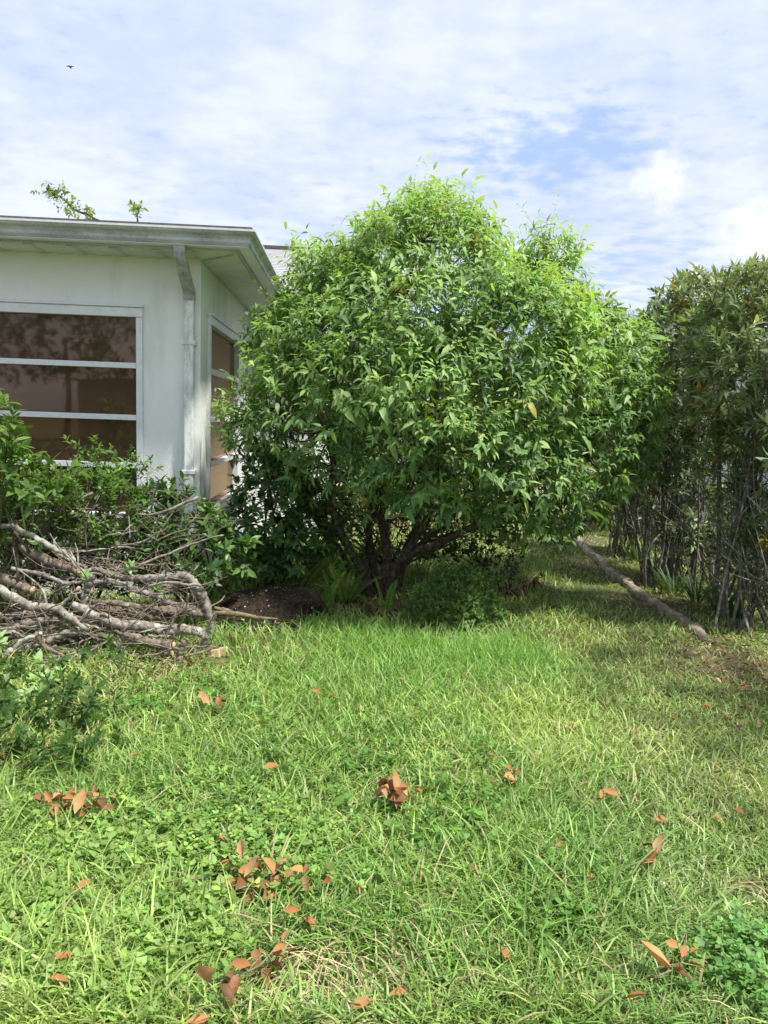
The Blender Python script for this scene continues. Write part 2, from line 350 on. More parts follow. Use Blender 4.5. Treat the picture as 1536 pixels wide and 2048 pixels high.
def f_film(t, b):
    p = ocoord(t); wv = noise(t, p, .9, 2., .4); base(t, b, (.032, .018, .012), .04, .5); t.nodes.remove(b)
    bm_ = N(t, 'ShaderNodeBump', inp={'Height': wv, 'Strength': .10, 'Distance': .03}).outputs[0]
    d = N(t, 'ShaderNodeBsdfDiffuse', inp={0: (.070, .042, .028, 1)}); g = N(t, 'ShaderNodeBsdfGlossy', inp={0: (.80, .58, .42, 1), 'Roughness': .03, 'Normal': bm_})
    fr = N(t, 'ShaderNodeFresnel', inp={'IOR': 1.5, 'Normal': bm_}).outputs[0]
    mx = N(t, 'ShaderNodeMixShader', inp={0: M_(t, 'ADD', M_(t, 'MULTIPLY', fr, 1.0), .075, clamp=True)}); t.links.new(d.outputs[0], mx.inputs[1]); t.links.new(g.outputs[0], mx.inputs[2])
    t.links.new(mx.outputs[0], t.nodes['Material Output'].inputs[0])
FILM = mat('bronze window film', f_film)
SHING = mat('grey shingle', f_paint((.34, .34, .35), (.20, .20, .21), .8, (1, 1, 1), .95, 30.))
DARKTRIM = mat('dark drip edge', f_paint((.10, .10, .10), (.04, .04, .04), .8, (1, 1, 1), .8, 30.))
WHITEWALL = mat('white painted wall', f_paint((.78, .79, .81), (.66, .68, .69), .5, (1, 1, .4), .8, 3.))
INNER = mat('dim interior', f_paint((.05, .04, .035), (.03, .03, .03), .5))

H = thing('stucco_house', (cx, cy, 0), 'pale mint stucco bungalow with bronze windows and a stained corner downspout', 'house', rz=TH)
WT, WB = 2.27, .68; WX0, WX1 = -2.9, -.44; SY0, SY1 = .30, 2.02; ZT = 2.668; XL = -7.0; YE = 3.27; TK = .2
wb = MB()
wb.box(WX1, 0, 0, TK, -.1, ZT).box(WX0, WX1, 0, TK, -.1, WB-.04).box(WX0, WX1, 0, TK, WT, ZT).box(XL, WX0, 0, TK, -.1, ZT)          # front
wb.box(-TK, 0, TK, SY0, -.1, ZT).box(-TK, 0, SY0, SY1, -.1, WB-.04).box(-TK, 0, SY0, SY1, WT, ZT).box(-TK, 0, SY1, YE, -.1, ZT)      # side
wall = wb.build('wall', STUCCO, H)
box('main_wall', STUCCO, H, XL, .78, YE, 11, -.1, 2.80)
box('room', INNER, H, XL+.3, -.5, .6, 3.0, 0, 2.6)
def window(front, a0, a1):
    """sash window of stacked awning panes; a runs along the wall"""
    def bx(name, mt, par, p0, p1, d0, d1, z0, z1, bev=.003):
        return box(name, mt, par, p0, p1, d0, d1, z0, z1, bev) if front else box(name, mt, par, -d1, -d0, p0, p1, z0, z1, bev)
    wn = bx('window', FRAME, H, a0, a1, -.035, .06, WT-.07, WT)                                                                     # head
    bx('head_flashing', FRAME, wn, a0-.01, a1+.008, -.05, -.005, WT+.002, WT+.022)
    for q in ((a1-.05, a1), (a0, a0+.05)): bx('jamb', FRAME, wn, q[0]+.001, q[1]-.001, -.026, .06, WB, WT-.071)
    zs = [WT-.07, 1.83, 1.43, 1.055, WB]
    for i in range(4):
        g = bx('pane', FILM, wn, a0+.051, a1-.051, .022+.002*i, .030+.002*i, zs[i+1]+.001, zs[i]-.001, 0)
        if i < 3: bx('rail', FRAME, wn, a0+.052, a1-.049, -.032, .021, zs[i+1]-.02, zs[i+1]+.022)
    bx('sill', FRAME, wn, a0-.02, a1+.02, -.06, .10, WB-.039, WB-.001)
    return wn
window(True, WX0, WX1); window(False, SY0, SY1)
box('sill_board', WHITEWALL, H, .001, .03, SY0-.1, SY1+.1, .38, .62, .004)
# eaves: fascia, soffit panels, gutter, drip edge
sf = box('soffit', DARKTRIM, H, XL, -.002, -.306, -.002, ZT+.012, ZT+.02); x = -.01; k = 0
sf2 = box('soffit', DARKTRIM, H, .002, .306, -.306, YE, ZT+.022, ZT+.03)
def lap(mt, par, q, lowc):
    V = [(a, b, ZT-(.022 if i in lowc else .004)) for i, (a, b) in enumerate(q)]+[(a, b, ZT+.010) for a, b in q]
    MB().add(V, [(0, 3, 2, 1), (4, 5, 6, 7), (0, 1, 5, 4), (1, 2, 6, 5), (2, 3, 7, 6), (3, 0, 4, 7)]).build('soffit_panel', mt, par)
while x > -3.6:
    lap(VENT if k % 2 else SOFF, sf, [(x-.145, -.306), (x, -.306), (x, -.004), (x-.145, -.004)], (0, 3)); x -= .152; k += 1
y = -.32
while y < YE-.12:
    lap(SOFF, sf2, [(.004, y), (.306, y), (.306, y+.094), (.004, y+.094)], (2, 3)); y += .1; k += 1
mt_ = MB()                                                     # the metal strip that covers the mitre of the soffit
mt_.add([(0, -.0, ZT-.024), (.02, -.0, ZT-.024), (.31, -.305, ZT-.024), (.29, -.305, ZT-.024), (0, 0, ZT-.03), (.02, 0, ZT-.03), (.31, -.305, ZT-.03), (.29, -.305, ZT-.03)],
        [(0, 1, 2, 3), (4, 7, 6, 5), (0, 4, 5, 1), (1, 5, 6, 2), (2, 6, 7, 3), (3, 7, 4, 0)]).build('mitre_strip', TRIM, H)
def sweep(name, prof, mt, smooth=False, closed=True, par=H, xl=XL, ye=YE):
    n = len(prof); V = [(xl, -a, z) for a, z in prof]+[(a, -a, z) for a, z in prof]+[(a, ye, z) for a, z in prof]; F = []
    for s in (0, n):
        for i in range(n if closed else n-1): j = (i+1) % n; F.append((s+i, s+j, s+n+j, s+n+i))
    return obj(name, V, F, mt, par, smooth=smooth, local=True)
sweep('fascia', [(.308, ZT-.008), (.332, ZT-.008), (.332, 2.785), (.308, 2.785)], TRIM)
gut = sweep('gutter', [(a-.03, 2.683+(z-2.708)*.8) for a, z in [(.364, 2.71), (.425, 2.708), (.437, 2.712), (.452, 2.735), (.452, 2.762), (.462, 2.785), (.482, 2.803), (.487, 2.812), (.487, 2.832), (.472, 2.836), (.472, 2.826), (.479, 2.815), (.45, 2.79), (.443, 2.74), (.43, 2.72), (.37, 2.72), (.37, 2.84), (.364, 2.84)]], TRIM)
sweep('gutter_seam', [(a-.03, z-.0255) for a, z in [(.363, 2.700), (.440, 2.699), (.447, 2.703), (.440, 2.7075), (.363, 2.7075)]], FRAME, par=gut)
sweep('gutter_lip', [(a-.03, z-.0465) for a, z in [(.4885, 2.822), (.496, 2.824), (.497, 2.838), (.470, 2.8405), (.470, 2.837), (.4885, 2.8335)]], FRAME, par=gut)
sl_ = math.tan(math.radians(10)); rr = 3.4
roof = MB(); ze = 2.796; oe = .425; A = (oe, -oe, ze); B = (XL, -oe, ze); Cc = (oe, YE, ze); Hh = (oe-rr, -oe+rr, ze+sl_*rr); Bb = (XL, -oe+rr, ze+sl_*rr)
roof.add([A, B, Bb, Hh, Cc, (oe-rr, YE, ze+sl_*rr)]+[(p[0], p[1], p[2]+.018) for p in (A, B, Bb, Hh, Cc, (oe-rr, YE, ze+sl_*rr))],
         [(6, 9, 8, 7), (6, 10, 11, 9), (0, 1, 7, 6), (4, 0, 6, 10), (1, 2, 8, 7), (0, 3, 2, 1), (0, 4, 5, 3)])
rf = roof.build('roof', SHING, H)
sweep('drip_edge', [(.44, 2.797), (.44, 2.812), (.37, 2.826), (.37, 2.797)], DARKTRIM, par=rf)
# main roof behind, laid in courses
mr = MB(); y0, z0, y1, z1 = YE-.45, 2.86, 7.2, 4.22; nc = 26
for i in range(nc):
    a, c = i/nc, (i+1)/nc; ya, yb, za, zb = y0+(y1-y0)*a, y0+(y1-y0)*c, z0+(z1-z0)*a, z0+(z1-z0)*c
    mr.add([(XL-.3, ya, za+.016), (1.2, ya, za+.016), (1.2, yb, zb+.006), (XL-.3, yb, zb+.006), (XL-.3, ya, za-.01), (1.2, ya, za-.01)], [(0, 1, 2, 3), (4, 5, 1, 0)])
mr.add([(XL-.3, y1, z1), (1.2, y1, z1), (1.2, 11.5, 2.86), (XL-.3, 11.5, 2.86)], [(0, 1, 2, 3)])
mrf = mr.build('main_roof', mat('pale shingle', f_paint((.40, .40, .415), (.27, .27, .28), .8, (1, 1, 1), .95, 22.)), H)
box('ridge_cap', DARKTRIM, mrf, XL-.3, 1.22, y1-.10, y1+.10, z1-.01, z1+.045)
MB().add([(.78, YE, 2.80), (.78, 11, 2.80), (.78, 7.2, 4.16), (.76, YE, 2.80), (.76, 11, 2.80), (.76, 7.2, 4.16)], [(0, 1, 2), (3, 5, 4), (0, 2, 5, 3), (1, 4, 5, 2)]).build('gable', STUCCO, H)
box('eave_board', DARKTRIM, H, .50, 1.2, YE-.44, YE, 2.68, 2.84)
# downspout: fluted, with two elbows
xs = -.078
def spout(name, path, mt, wx, wy, flute=True):
    nP = 26; a = np.arange(nP)/nP*2*math.pi; s = .25
    ex = np.sign(np.cos(a))*np.abs(np.cos(a))**s*wx/2; ey = np.sign(np.sin(a))*np.abs(np.sin(a))**s*wy/2
    if flute: k = 1-.05*(np.arange(nP) % 2); ex = ex*k; ey = ey*k
    p = np.array(path); t = unit(np.gradient(p, axis=0)); V = []; F = []
    for i in range(len(p)):
        u = np.array([1., 0, 0]); v = np.cross(t[i], u); v = v/np.linalg.norm(v); V.append(p[i]+np.outer(ex, u)+np.outer(ey, v))
    for i in range(len(p)-1):
        for k in range(nP): k2 = (k+1) % nP; F.append((i*nP+k, i*nP+k2, (i+1)*nP+k2, (i+1)*nP+k))
    return obj(name, np.vstack(V), F, mt, par_s, smooth=True, local=True)
par_s = H
ds = spout('downspout', [(xs, -.042, z) for z in (2.36, 2.0, 1.6, 1.2, .8, .4, .12)], SPOUT, .078, .058)
par_s = ds
spout('elbow', smooth_path([(xs-.005, -.372, 2.69), (xs-.005, -.370, 2.645), (xs-.004, -.335, 2.585), (xs-.002, -.20, 2.49), (xs, -.085, 2.42), (xs, -.046, 2.385), (xs, -.043, 2.335)], 5), SPOUTD, .084, .062, False)
for z in (2.02, 1.02): box('strap', SPOUT, ds, xs-.052, xs+.052, -.076, -.004, z-.016, z+.016, .004)
for z in (2.36, 2.385, 2.41): box('elbow_crimp', SPOUTD, ds, xs-.044, xs+.044, -.078-.018*(z-2.36)*20, -.02, z-.004, z+.004, .002)
cd_ = box('conduit_box', TRIM, H, .001, .07, 2.48, 2.60, 2.08, 2.28, .01)
cp = tube([(.035, 2.54, z) for z in (2.08, 1.4, .7, .1)], [.017], 8); obj('pipe', cp[0], cp[1], TRIM, cd_, local=True)

# ------------------------------------------------------------------ neighbour's white house behind the hedge
Hn = thing('neighbour_house', (5.1, 9.0, 0), 'white house with a grey gable roof standing behind the tall hedge', 'house')
box('wall', WHITEWALL, Hn, 0, 7, 0, 6.2, -.1, 2.85)
wn = box('window', FRAME, Hn, -.03, -.002, 2.0, 3.2, 1.1, 2.1, .004); box('pane', FILM, wn, -.035, -.031, 2.06, 3.14, 1.16, 2.04)
gr = MB(); e = .45
gr.add([(-e, -e, 2.75), (-e, 6.2+e, 2.75), (3.3, 6.2+e, 4.55), (3.3, -e, 4.55), (7+e, -e, 2.75), (7+e, 6.2+e, 2.75)]+[(-e, -e, 2.63), (-e, 6.2+e, 2.63), (3.3, 6.2+e, 4.43), (3.3, -e, 4.43), (7+e, -e, 2.63), (7+e, 6.2+e, 2.63)],
       [(0, 3, 2, 1), (3, 4, 5, 2), (6, 7, 8, 9), (9, 8, 11, 10), (0, 1, 7, 6), (4, 10, 11, 5), (0, 6, 9, 3), (3, 9, 10, 4), (1, 2, 8, 7), (2, 5, 11, 8)])
gr.build('roof', mat('light grey roof', f_paint((.46, .47, .49), (.35, .36, .37), .6, (1, 1, 1), .9, 14.)), Hn)
MB().add([(.02, .01, 2.84), (6.98, .01, 2.84), (3.3, .01, 4.42), (.02, 6.19, 2.84), (6.98, 6.19, 2.84), (3.3, 6.19, 4.42)], [(0, 1, 2), (3, 5, 4), (0, 2, 5, 3), (1, 4, 5, 2)]).build('gable', WHITEWALL, Hn)
box('fascia', WHITEWALL, Hn, -e-.022, -e-.002, -e, 6.2+e, 2.60, 2.77)

# a house across the lawn behind the viewer, seen only as the reflection in the bronze panes
Hb = thing('reflected_house', (-5.5, -19.0, 0), 'tan house behind the lawn that shows as a reflection in the bronze window', 'house')
box('wall', mat('tan stucco', f_paint((.45, .36, .28), (.36, .29, .23), .5)), Hb, -4, 6, -5, 0, -.1, 2.7)
MB().add([(-4.6, .6, 2.6), (6.6, .6, 2.6), (6.6, -2.5, 3.9), (-4.6, -2.5, 3.9), (-4.6, -5.6, 2.6), (6.6, -5.6, 2.6)], [(0, 1, 2, 3), (3, 2, 5, 4), (0, 3, 4), (1, 5, 2)]).build('roof', SHING, Hb)

# ------------------------------------------------------------------ concrete edging beside the hedge
def f_conc(t, b):
    p = gpos(t); n = noise(t, p, 9., 6., .65); d = noise(t, p, 70., 4., .65)
    base(t, b, MIX(t, MR(t, n, .35, .65), (.24, .20, .145), (.50, .44, .35)), .95, .1); bump(t, b, M_(t, 'ADD', n, d), .9, .02)
EDGE = mat('rough old concrete', f_conc)
ep = smooth_path([(*G(px, py)[:2], 0) for px, py in ((1420, 1288), (1380, 1252), (1290, 1192), (1215, 1138), (1165, 1096), (1148, 1074), (1128, 1050), (1095, 1030))], 10); n = len(ep); V = []; F = []
t_ = unit(np.gradient(ep, axis=0))
for i in range(n):
    sd = np.array([t_[i][1], -t_[i][0], 0]); h0 = float(gh(*ep[i][:2])); wd = .037+rng.normal(0, .004); ht = (.044+.022*VN[4](i*.31, 3.))*min(1, .15+i/14)+rng.normal(0, .005)
    for a, z in ((-1.05, -.9), (-1.05, .6), (-.8, .97), (0, 1.0), (.8, .98), (1.05, .6), (1.05, -.9)): V.append(ep[i]+sd*a*wd+np.array([0, 0, h0+z*ht])+rng.normal(0, .007, 3))
for i in range(n-1):
    for k in range(6): F.append((i*7+k, i*7+k+1, i*7+8+k, i*7+7+k))
tag(obj('garden_edging', V, F, EDGE), 'rough low concrete edging strip curving between lawn and tall hedge', 'edging')
# ================================================================== PLANTS
def lobes_px(rows, D0):
    out = []
    for px, py, rp, dd in rows:
        D = D0+dd; p = P(px, py, D); out.append((*p, rp/FPX*D))
    return out
def limb(parent, pts, r, mt, name='branch', sides=8, knob=.12, wob=.0, n=6):
    v, f = tube(smooth_path(pts, n), r, sides, knob, wob); return obj(name, v, f, mt, parent)
def to_lobes(start, lobes, r0=.014, r1=.004, bend=.15):
    """branches running from a start point into each lobe"""
    out = []
    for l in lobes:
        c = np.array(l[:3]); s = np.array(start[np.argmin([np.linalg.norm(np.array(q)-c) for q in start])], float); mid = (s+c)/2+rng.normal(0, bend, 3)*np.linalg.norm(c-s)*.5
        out.append(tube(smooth_path([s, mid, c+np.array([0, 0, l[3]*.3])], 5), [r0, r1], 5, .1))
    return out

# ---- the big bushy tree
tb = G(752, 1192); TREE = thing('bushy_tree', (tb[0], tb[1], float(gh(tb[0], tb[1]))), 'large round bright green bushy tree with many dark trunks beside the stucco house', 'tree')
TD = tb[1]
rows = [(872, 465, 62, .15), (808, 500, 62, .0), (912, 515, 66, .2), (750, 555, 68, -.1), (692, 605, 72, -.1), (635, 660, 68, -.1), (575, 705, 58, -.05), (590, 640, 34, .1), (545, 690, 30, .1), (632, 580, 36, .2), (655, 545, 30, .1), (850, 560, 130, -.35),
        (955, 590, 65, .0), (1098, 490, 26, .3), (1108, 525, 28, .3), (1075, 520, 28, .3), (1085, 580, 36, .3), (1030, 635, 80, -.1), (1120, 655, 62, .1), (1180, 695, 58, .2), (1200, 735, 90, .1), (1235, 820, 75, .0), (1180, 850, 105, -.2),
        (1220, 910, 65, .0), (1130, 950, 95, -.3), (1100, 1025, 55, -.35), (1040, 940, 85, -.7), (1050, 770, 115, -.6), (1080, 690, 100, -.5), (960, 680, 120, -.75), (860, 690, 115, -.85), (770, 650, 100, -.6),
        (700, 700, 95, -.5), (630, 745, 80, -.4), (565, 775, 52, -.3), (500, 815, 24, -.35), (455, 850, 8, -.45), (555, 850, 55, -.4), (630, 830, 95, -.55), (740, 780, 105, -.85),
        (850, 800, 110, -1.05), (960, 810, 100, -1.0), (900, 880, 90, -1.15), (960, 940, 75, -1.1), (790, 880, 85, -.9), (690, 890, 75, -.55), (600, 905, 60, -.35), (1000, 880, 80, -.9),
        (880, 960, 55, -1.0), (1010, 1000, 50, -.8), (650, 945, 45, -.3), (750, 945, 50, -.6), (835, 975, 40, -.8), (930, 1005, 40, -.9), (1060, 1035, 50, -.5), (1125, 1050, 40, -.3), (1160, 1000, 55, -.2), (575, 955, 40, -.2), (510, 895, 40, -.3), (1210, 960, 45, 0), (1085, 1062, 34, -.4), (1050, 1075, 22, -.45), (900, 1000, 34, -.95), (800, 960, 40, -.7), (700, 965, 36, -.4), (620, 985, 36, -.2),
        (840, 640, 165, .8), (960, 720, 180, .9), (1090, 770, 140, .8), (710, 750, 135, .7), (800, 800, 160, .9), (980, 860, 140, .9)]
TL = lobes_px(rows, TD)
C_ = np.array([l[:3] for l in TL[:58]]); ctr = C_.mean(0)                 # smaller tufts standing out of the crown give it its tiers
for i in range(70):
    l = TL[int(rng.integers(0, 58))]; d = unit(rng.normal(0, 1, 3)+np.array([0, -.5, .25])); q = np.array(l[:3])+d*l[3]*rng.uniform(.7, 1.0); q[2] = min(q[2], 3.15-.25*abs(q[0]-.4)); TL.append((*q, rng.uniform(.07, .15)))
okwall = lambda p: (p[:, 0] > -1.42-(p[:, 1]-6.1)*.05+.03*(p[:, 2] > 2.5)) & ~((p[:, 2] > 2.5) & (p[:, 2] < 3.0) & (p[:, 0] < -1.0-(p[:, 1]-6.1)*.05) & (p[:, 1] > 5.5))
sp_, sd_, si_, sl_id = lobe_shoots(TL, 345, up=.62, rnd=.40, inner=.26, cull=.93, ok=okwall, low=-.7, ids=True)
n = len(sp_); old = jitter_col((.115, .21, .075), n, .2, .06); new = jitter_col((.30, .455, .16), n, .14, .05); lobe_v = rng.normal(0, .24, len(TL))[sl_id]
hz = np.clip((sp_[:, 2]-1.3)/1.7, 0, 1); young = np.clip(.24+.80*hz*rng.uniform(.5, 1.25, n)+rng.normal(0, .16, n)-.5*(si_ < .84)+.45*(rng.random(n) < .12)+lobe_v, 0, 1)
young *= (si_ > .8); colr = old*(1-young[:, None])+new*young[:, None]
yel = rng.random(n) < .012; colr[yel] = np.array([.30, .30, .05])
slen = rng.uniform(.08, .20, n)*np.where(rng.random(n) < .14, rng.uniform(1.4, 2.2, n), 1.)
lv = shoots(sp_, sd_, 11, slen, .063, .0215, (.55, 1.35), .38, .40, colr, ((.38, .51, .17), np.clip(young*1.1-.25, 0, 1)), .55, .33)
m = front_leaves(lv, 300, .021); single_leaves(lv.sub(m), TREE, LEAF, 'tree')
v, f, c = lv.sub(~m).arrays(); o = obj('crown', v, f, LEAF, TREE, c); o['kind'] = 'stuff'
print('tree leaves', len(lv))
TWIG = bark_mat('green twig', (.06, .07, .03), (.13, .14, .06), 0., 60.)
v, f = stems(sp_, sd_, slen, .0028); o = obj('shoot_stems', v, f, TWIG, TREE); o['kind'] = 'stuff'
# trunks traced from the photograph: pixel, pixel, depth offset
def tp(rows, D): return [P(a, b, D+c) for a, b, c in rows]
trunks = [([(742, 1205, 0), (735, 1165, -.02), (716, 1125, -.05), (690, 1082, -.1), (668, 1030, -.15), (656, 985, -.2), (668, 935, -.2), (650, 860, -.2), (630, 760, -.2)], (.042, .036, .028, .014)),
          ([(765, 1205, .05), (771, 1150, .05), (774, 1105, .03), (767, 1050, .0), (771, 985, .0), (783, 925, .05), (790, 820, .1), (800, 640, .1), (840, 480, .2)], (.048, .038, .030, .010)),
          ([(770, 1200, -.06), (790, 1140, -.08), (818, 1098, -.12), (840, 1062, -.18), (858, 1030, -.25), (862, 1005, -.3), (852, 930, -.4), (870, 820, -.5), (880, 700, -.5)], (.038, .033, .028, .010)),
          ([(800, 1120, -.1), (832, 1103, -.14), (868, 1092, -.2), (911, 1070, -.28), (952, 1050, -.35), (990, 1030, -.4), (1040, 990, -.45), (1100, 920, -.4), (1160, 830, -.2)], (.034, .033, .026, .010)),
          ([(752, 1205, .12), (748, 1140, .16), (738, 1070, .2), (745, 980, .25), (735, 900, .3), (720, 780, .3), (700, 620, .2)], (.04, .032, .022, .010)),
          ([(790, 1200, .2), (806, 1130, .3), (830, 1060, .45), (850, 980, .5), (900, 880, .5), (960, 720, .5), (1060, 600, .4)], (.038, .03, .022, .008)),
          ([(725, 1190, .15), (700, 1140, .25), (680, 1100, .3), (645, 1060, .3), (610, 1000, .2), (580, 920, .1), (560, 820, 0)], (.03, .026, .02, .008)),
          ([(812, 1125, .1), (850, 1080, .2), (900, 1040, .3), (970, 960, .4), (1080, 860, .5)], (.03, .024, .02, .008))]
tr = limb(TREE, tp(trunks[1][0], TD), trunks[1][1], BARK, 'trunk', 10, .10)
for q in trunks[:1]+trunks[2:]: limb(TREE, tp(q[0], TD), q[1], BARK, 'trunk', 9, .10)
ends = [P(a[0], a[1], TD+a[2]) for q in trunks for a in q[0][-4:]]
v, f = tubes(to_lobes(ends, TL, .012, .004)); o = obj('branch_tangle', v, f, BARK, TREE); o['kind'] = 'stuff'
dead = []
for k in range(240):                                                       # dead twigs inside, under the crown
    a = P(rng.uniform(690, 940), rng.uniform(955, 1110), TD+rng.uniform(-.45, .6)); d = unit(np.array([rng.normal(.1, .8), rng.normal(0, .5), rng.normal(.45, .5)])); l = rng.uniform(.15, .55)
    dead.append(tube(smooth_path([a, a+d*l*.5+rng.normal(0, .04, 3), a+d*l+rng.normal(0, .08, 3)], 4), [rng.uniform(.003, .008), .0015], 4))
v, f = tubes(dead); o = obj('dead_twigs', v, f, bark_mat('dead inner twig', (.05, .033, .024), (.15, .11, .085), 0., 50.), TREE); o['kind'] = 'stuff'
for rw in ([(808, 983, -.9), (835, 985, -.95), (858, 1000, -.95), (900, 1015, -.95), (950, 1000, -.9)], [(838, 1005, -.9), (850, 1017, -.92), (880, 1020, -.95), (895, 1008, -.95)], [(770, 1035, -.8), (800, 1030, -.85), (830, 1012, -.9), (840, 985, -.95)]):
    limb(TREE, tp(rw, TD), (.009, .005), GREY, 'dead_branch', 6)

# ---- generic shrub
def shrub(name, base_pt, label, cat, lobes, per, nl, slen, L, W, c_old, c_new, mt, bark, group=None, up=.7, droop=.2, fold=.3, spread=(.5, 1.2), grav=.15, nsingle=0, cell=.03,
          stemlist=None, nstem=6, r0=.014, odd=None, inner=.2, rnd=.35, ok=None, key=None, amt=.55, crown='foliage'):
    T = thing(name, base_pt, label, cat, group)
    p, d, q = lobe_shoots(lobes, per, up, rnd, inner, ok=ok); n = len(p); yv = np.clip(rng.normal(amt, .3, n), 0, 1)*(q > .8); yv = yv[:, None]
    c = jitter_col(c_old, n, .15, .05)*(1-yv)+jitter_col(c_new, n, .15, .05)*yv
    if odd: mk = rng.random(n) < odd[0]; c[mk] = np.array(odd[1])*np.exp(rng.normal(0, .2, (mk.sum(), 1)))
    s = rng.uniform(slen[0], slen[1], n); l = shoots(p, d, nl, s, L, W, spread, droop, fold, c, None, grav)
    if nsingle:
        m = front_leaves(l, nsingle, cell); single_leaves(l.sub(m), T, mt, key or name); l = l.sub(~m)
    v, f, cc = l.arrays(); o = obj(crown, v, f, mt, T, cc); o['kind'] = 'stuff'
    v, f = stems(p, d, s, .002); o = obj('twigs', v, f, bark, T); o['kind'] = 'stuff'
    b = np.array(base_pt, float)
    if stemlist is None:
        stemlist = []
        for i in range(nstem):
            lb = lobes[i % len(lobes)]; cpt = np.array(lb[:3])+rng.normal(0, lb[3]*.3, 3); s0 = b+np.array([rng.normal(0, .06), rng.normal(0, .06), -.03])
            stemlist.append(([s0, (s0*.6+cpt*.4)+rng.normal(0, .05, 3), cpt], (r0, r0*.35)))
    for pts, r in stemlist: limb(T, pts, r, bark, 'stem', 7, .12)
    return T, l

# ---- tall hedge on the right: separate shrubs in a row
def hedge_shrub(bx_, by_, label, tops, seed, ns=18, per=205, nsingle=60, lean=-.25, grp='tall hedge shrubs along the edging'):
    b = np.array([bx_, by_, float(gh(bx_, by_))]); ctr = np.mean([l[:3] for l in tops], 0); st = []
    for i in range(ns):
        l = tops[i % len(tops)]; c = np.array(l[:3])+rng.normal(0, l[3]*.45, 3); a = rng.uniform(0, 6.28); s0 = b+np.array([math.cos(a)*rng.uniform(.02, .42), math.sin(a)*rng.uniform(.05, .62), -.04])
        k = rng.uniform(.005, .014)*(2.0 if i < 3 else 1); mid1 = s0*.75+c*.25+np.array([rng.normal(0, .06), rng.normal(0, .06), .10]); mid2 = s0*.4+c*.6+rng.normal(0, .07, 3)
        st.append(([s0, mid1, mid2, c], (k, k*.75, k*.3)))
    T, _ = shrub('hedge_shrub', b, label, 'shrub', tops, per, 11, (.05, .12), .092, .023, (.125, .175, .090), (.29, .365, .18), GLOSSY, HEDGEBARK, grp, up=.85, droop=.34, fold=.3,
                 spread=(.35, 1.25), grav=.05, nsingle=nsingle, cell=.018, stemlist=st, odd=(.035, (.26, .20, .03)), inner=.3, key='hedge')
    fine = []
    for i in range(150):                                                   # bare side twigs among the stems
        pts, r = st[i % len(st)]; u = rng.uniform(.15, .8); a = np.array(pts[0])*(1-u)+np.array(pts[3])*u; d = unit(np.array([rng.normal(-.1, .6), rng.normal(-.1, .6), rng.uniform(.3, 1.1)])); l = rng.uniform(.25, .75)
        fine.append(tube(smooth_path([a, a+d*l*.5+rng.normal(0, .03, 3), a+d*l+rng.normal(0, .06, 3)], 3), [.005, .002], 4))
    v, f = tubes(fine); o = obj('bare_twigs', v, f, HEDGEBARK, T); o['kind'] = 'stuff'
    return T
hedge_shrub(2.86, 5.65, 'grey stemmed hedge shrub with dark glossy leaves, its trunk foot past the edging end', lobes_px([(1505, 630, 78, 0), (1440, 690, 64, .2), (1520, 720, 90, -.2), (1460, 790, 70, 0), (1530, 850, 70, -.1), (1600, 680, 110, .1), (1620, 820, 110, 0), (1470, 900, 42, .2), (1530, 960, 45, 0), (1540, 1080, 40, -.2), (1480, 1010, 34, .2), (1440, 940, 34, .2), (1500, 1110, 26, 0)], 5.8), 1, 38, nsingle=110)
hedge_shrub(2.85, 7.35, 'dark glossy hedge shrub with yellow leaves and leaning grey stems beside the edging', lobes_px([(1385, 640, 68, 0), (1330, 690, 60, 0), (1400, 730, 70, -.2), (1340, 780, 60, .1), (1290, 760, 50, 0), (1450, 640, 70, .3), (1330, 870, 48, 0), (1400, 610, 45, .3), (1390, 900, 36, .1), (1430, 860, 40, .2), (1300, 960, 30, 0), (1420, 1000, 34, .2), (1360, 1060, 30, 0), (1350, 950, 36, 0), (1400, 1080, 26, .1)], 7.3), 2, 42, nsingle=110)
hedge_shrub(2.95, 8.9, 'dense dark hedge shrub whose stems lean over the middle of the edging', lobes_px([(1300, 695, 45, 0), (1258, 735, 40, 0), (1280, 760, 60, -.2), (1345, 670, 42, 0), (1240, 800, 50, 0), (1290, 860, 55, 0), (1250, 900, 40, .1), (1240, 955, 36, .2), (1310, 930, 34, .1), (1290, 1010, 28, .1)], 8.7), 3, 38, nsingle=60)
hedge_shrub(3.3, 11.2, 'hindmost dark hedge shrub at the far end of the edging', lobes_px([(1250, 745, 40, 0), (1225, 800, 45, 0), (1260, 820, 45, .3), (1220, 880, 45, 0), (1235, 960, 40, .2), (1265, 930, 40, .4)], 11.), 4, 12, nsingle=0)
hedge_shrub(2.95, 3.9, 'hedge shrub at the lawn margin that shades the turf before the edging', [(2.75, 4.0, 2.1, .55), (2.6, 3.6, 2.0, .5), (3.1, 4.2, 2.4, .5), (2.8, 4.6, 1.9, .45), (2.5, 4.2, 1.6, .4)], 5, 8, 24, 0, grp='hedge shrubs shading the turf')
hedge_shrub(2.9, 2.4, 'hedge shrub at the lawn margin that shades the turf before the edging', [(2.75, 2.5, 2.1, .5), (2.7, 2.0, 2.0, .5), (3.1, 2.7, 2.4, .5), (2.8, 3.1, 1.8, .45)], 6, 6, 20, 0, grp='hedge shrubs shading the turf')

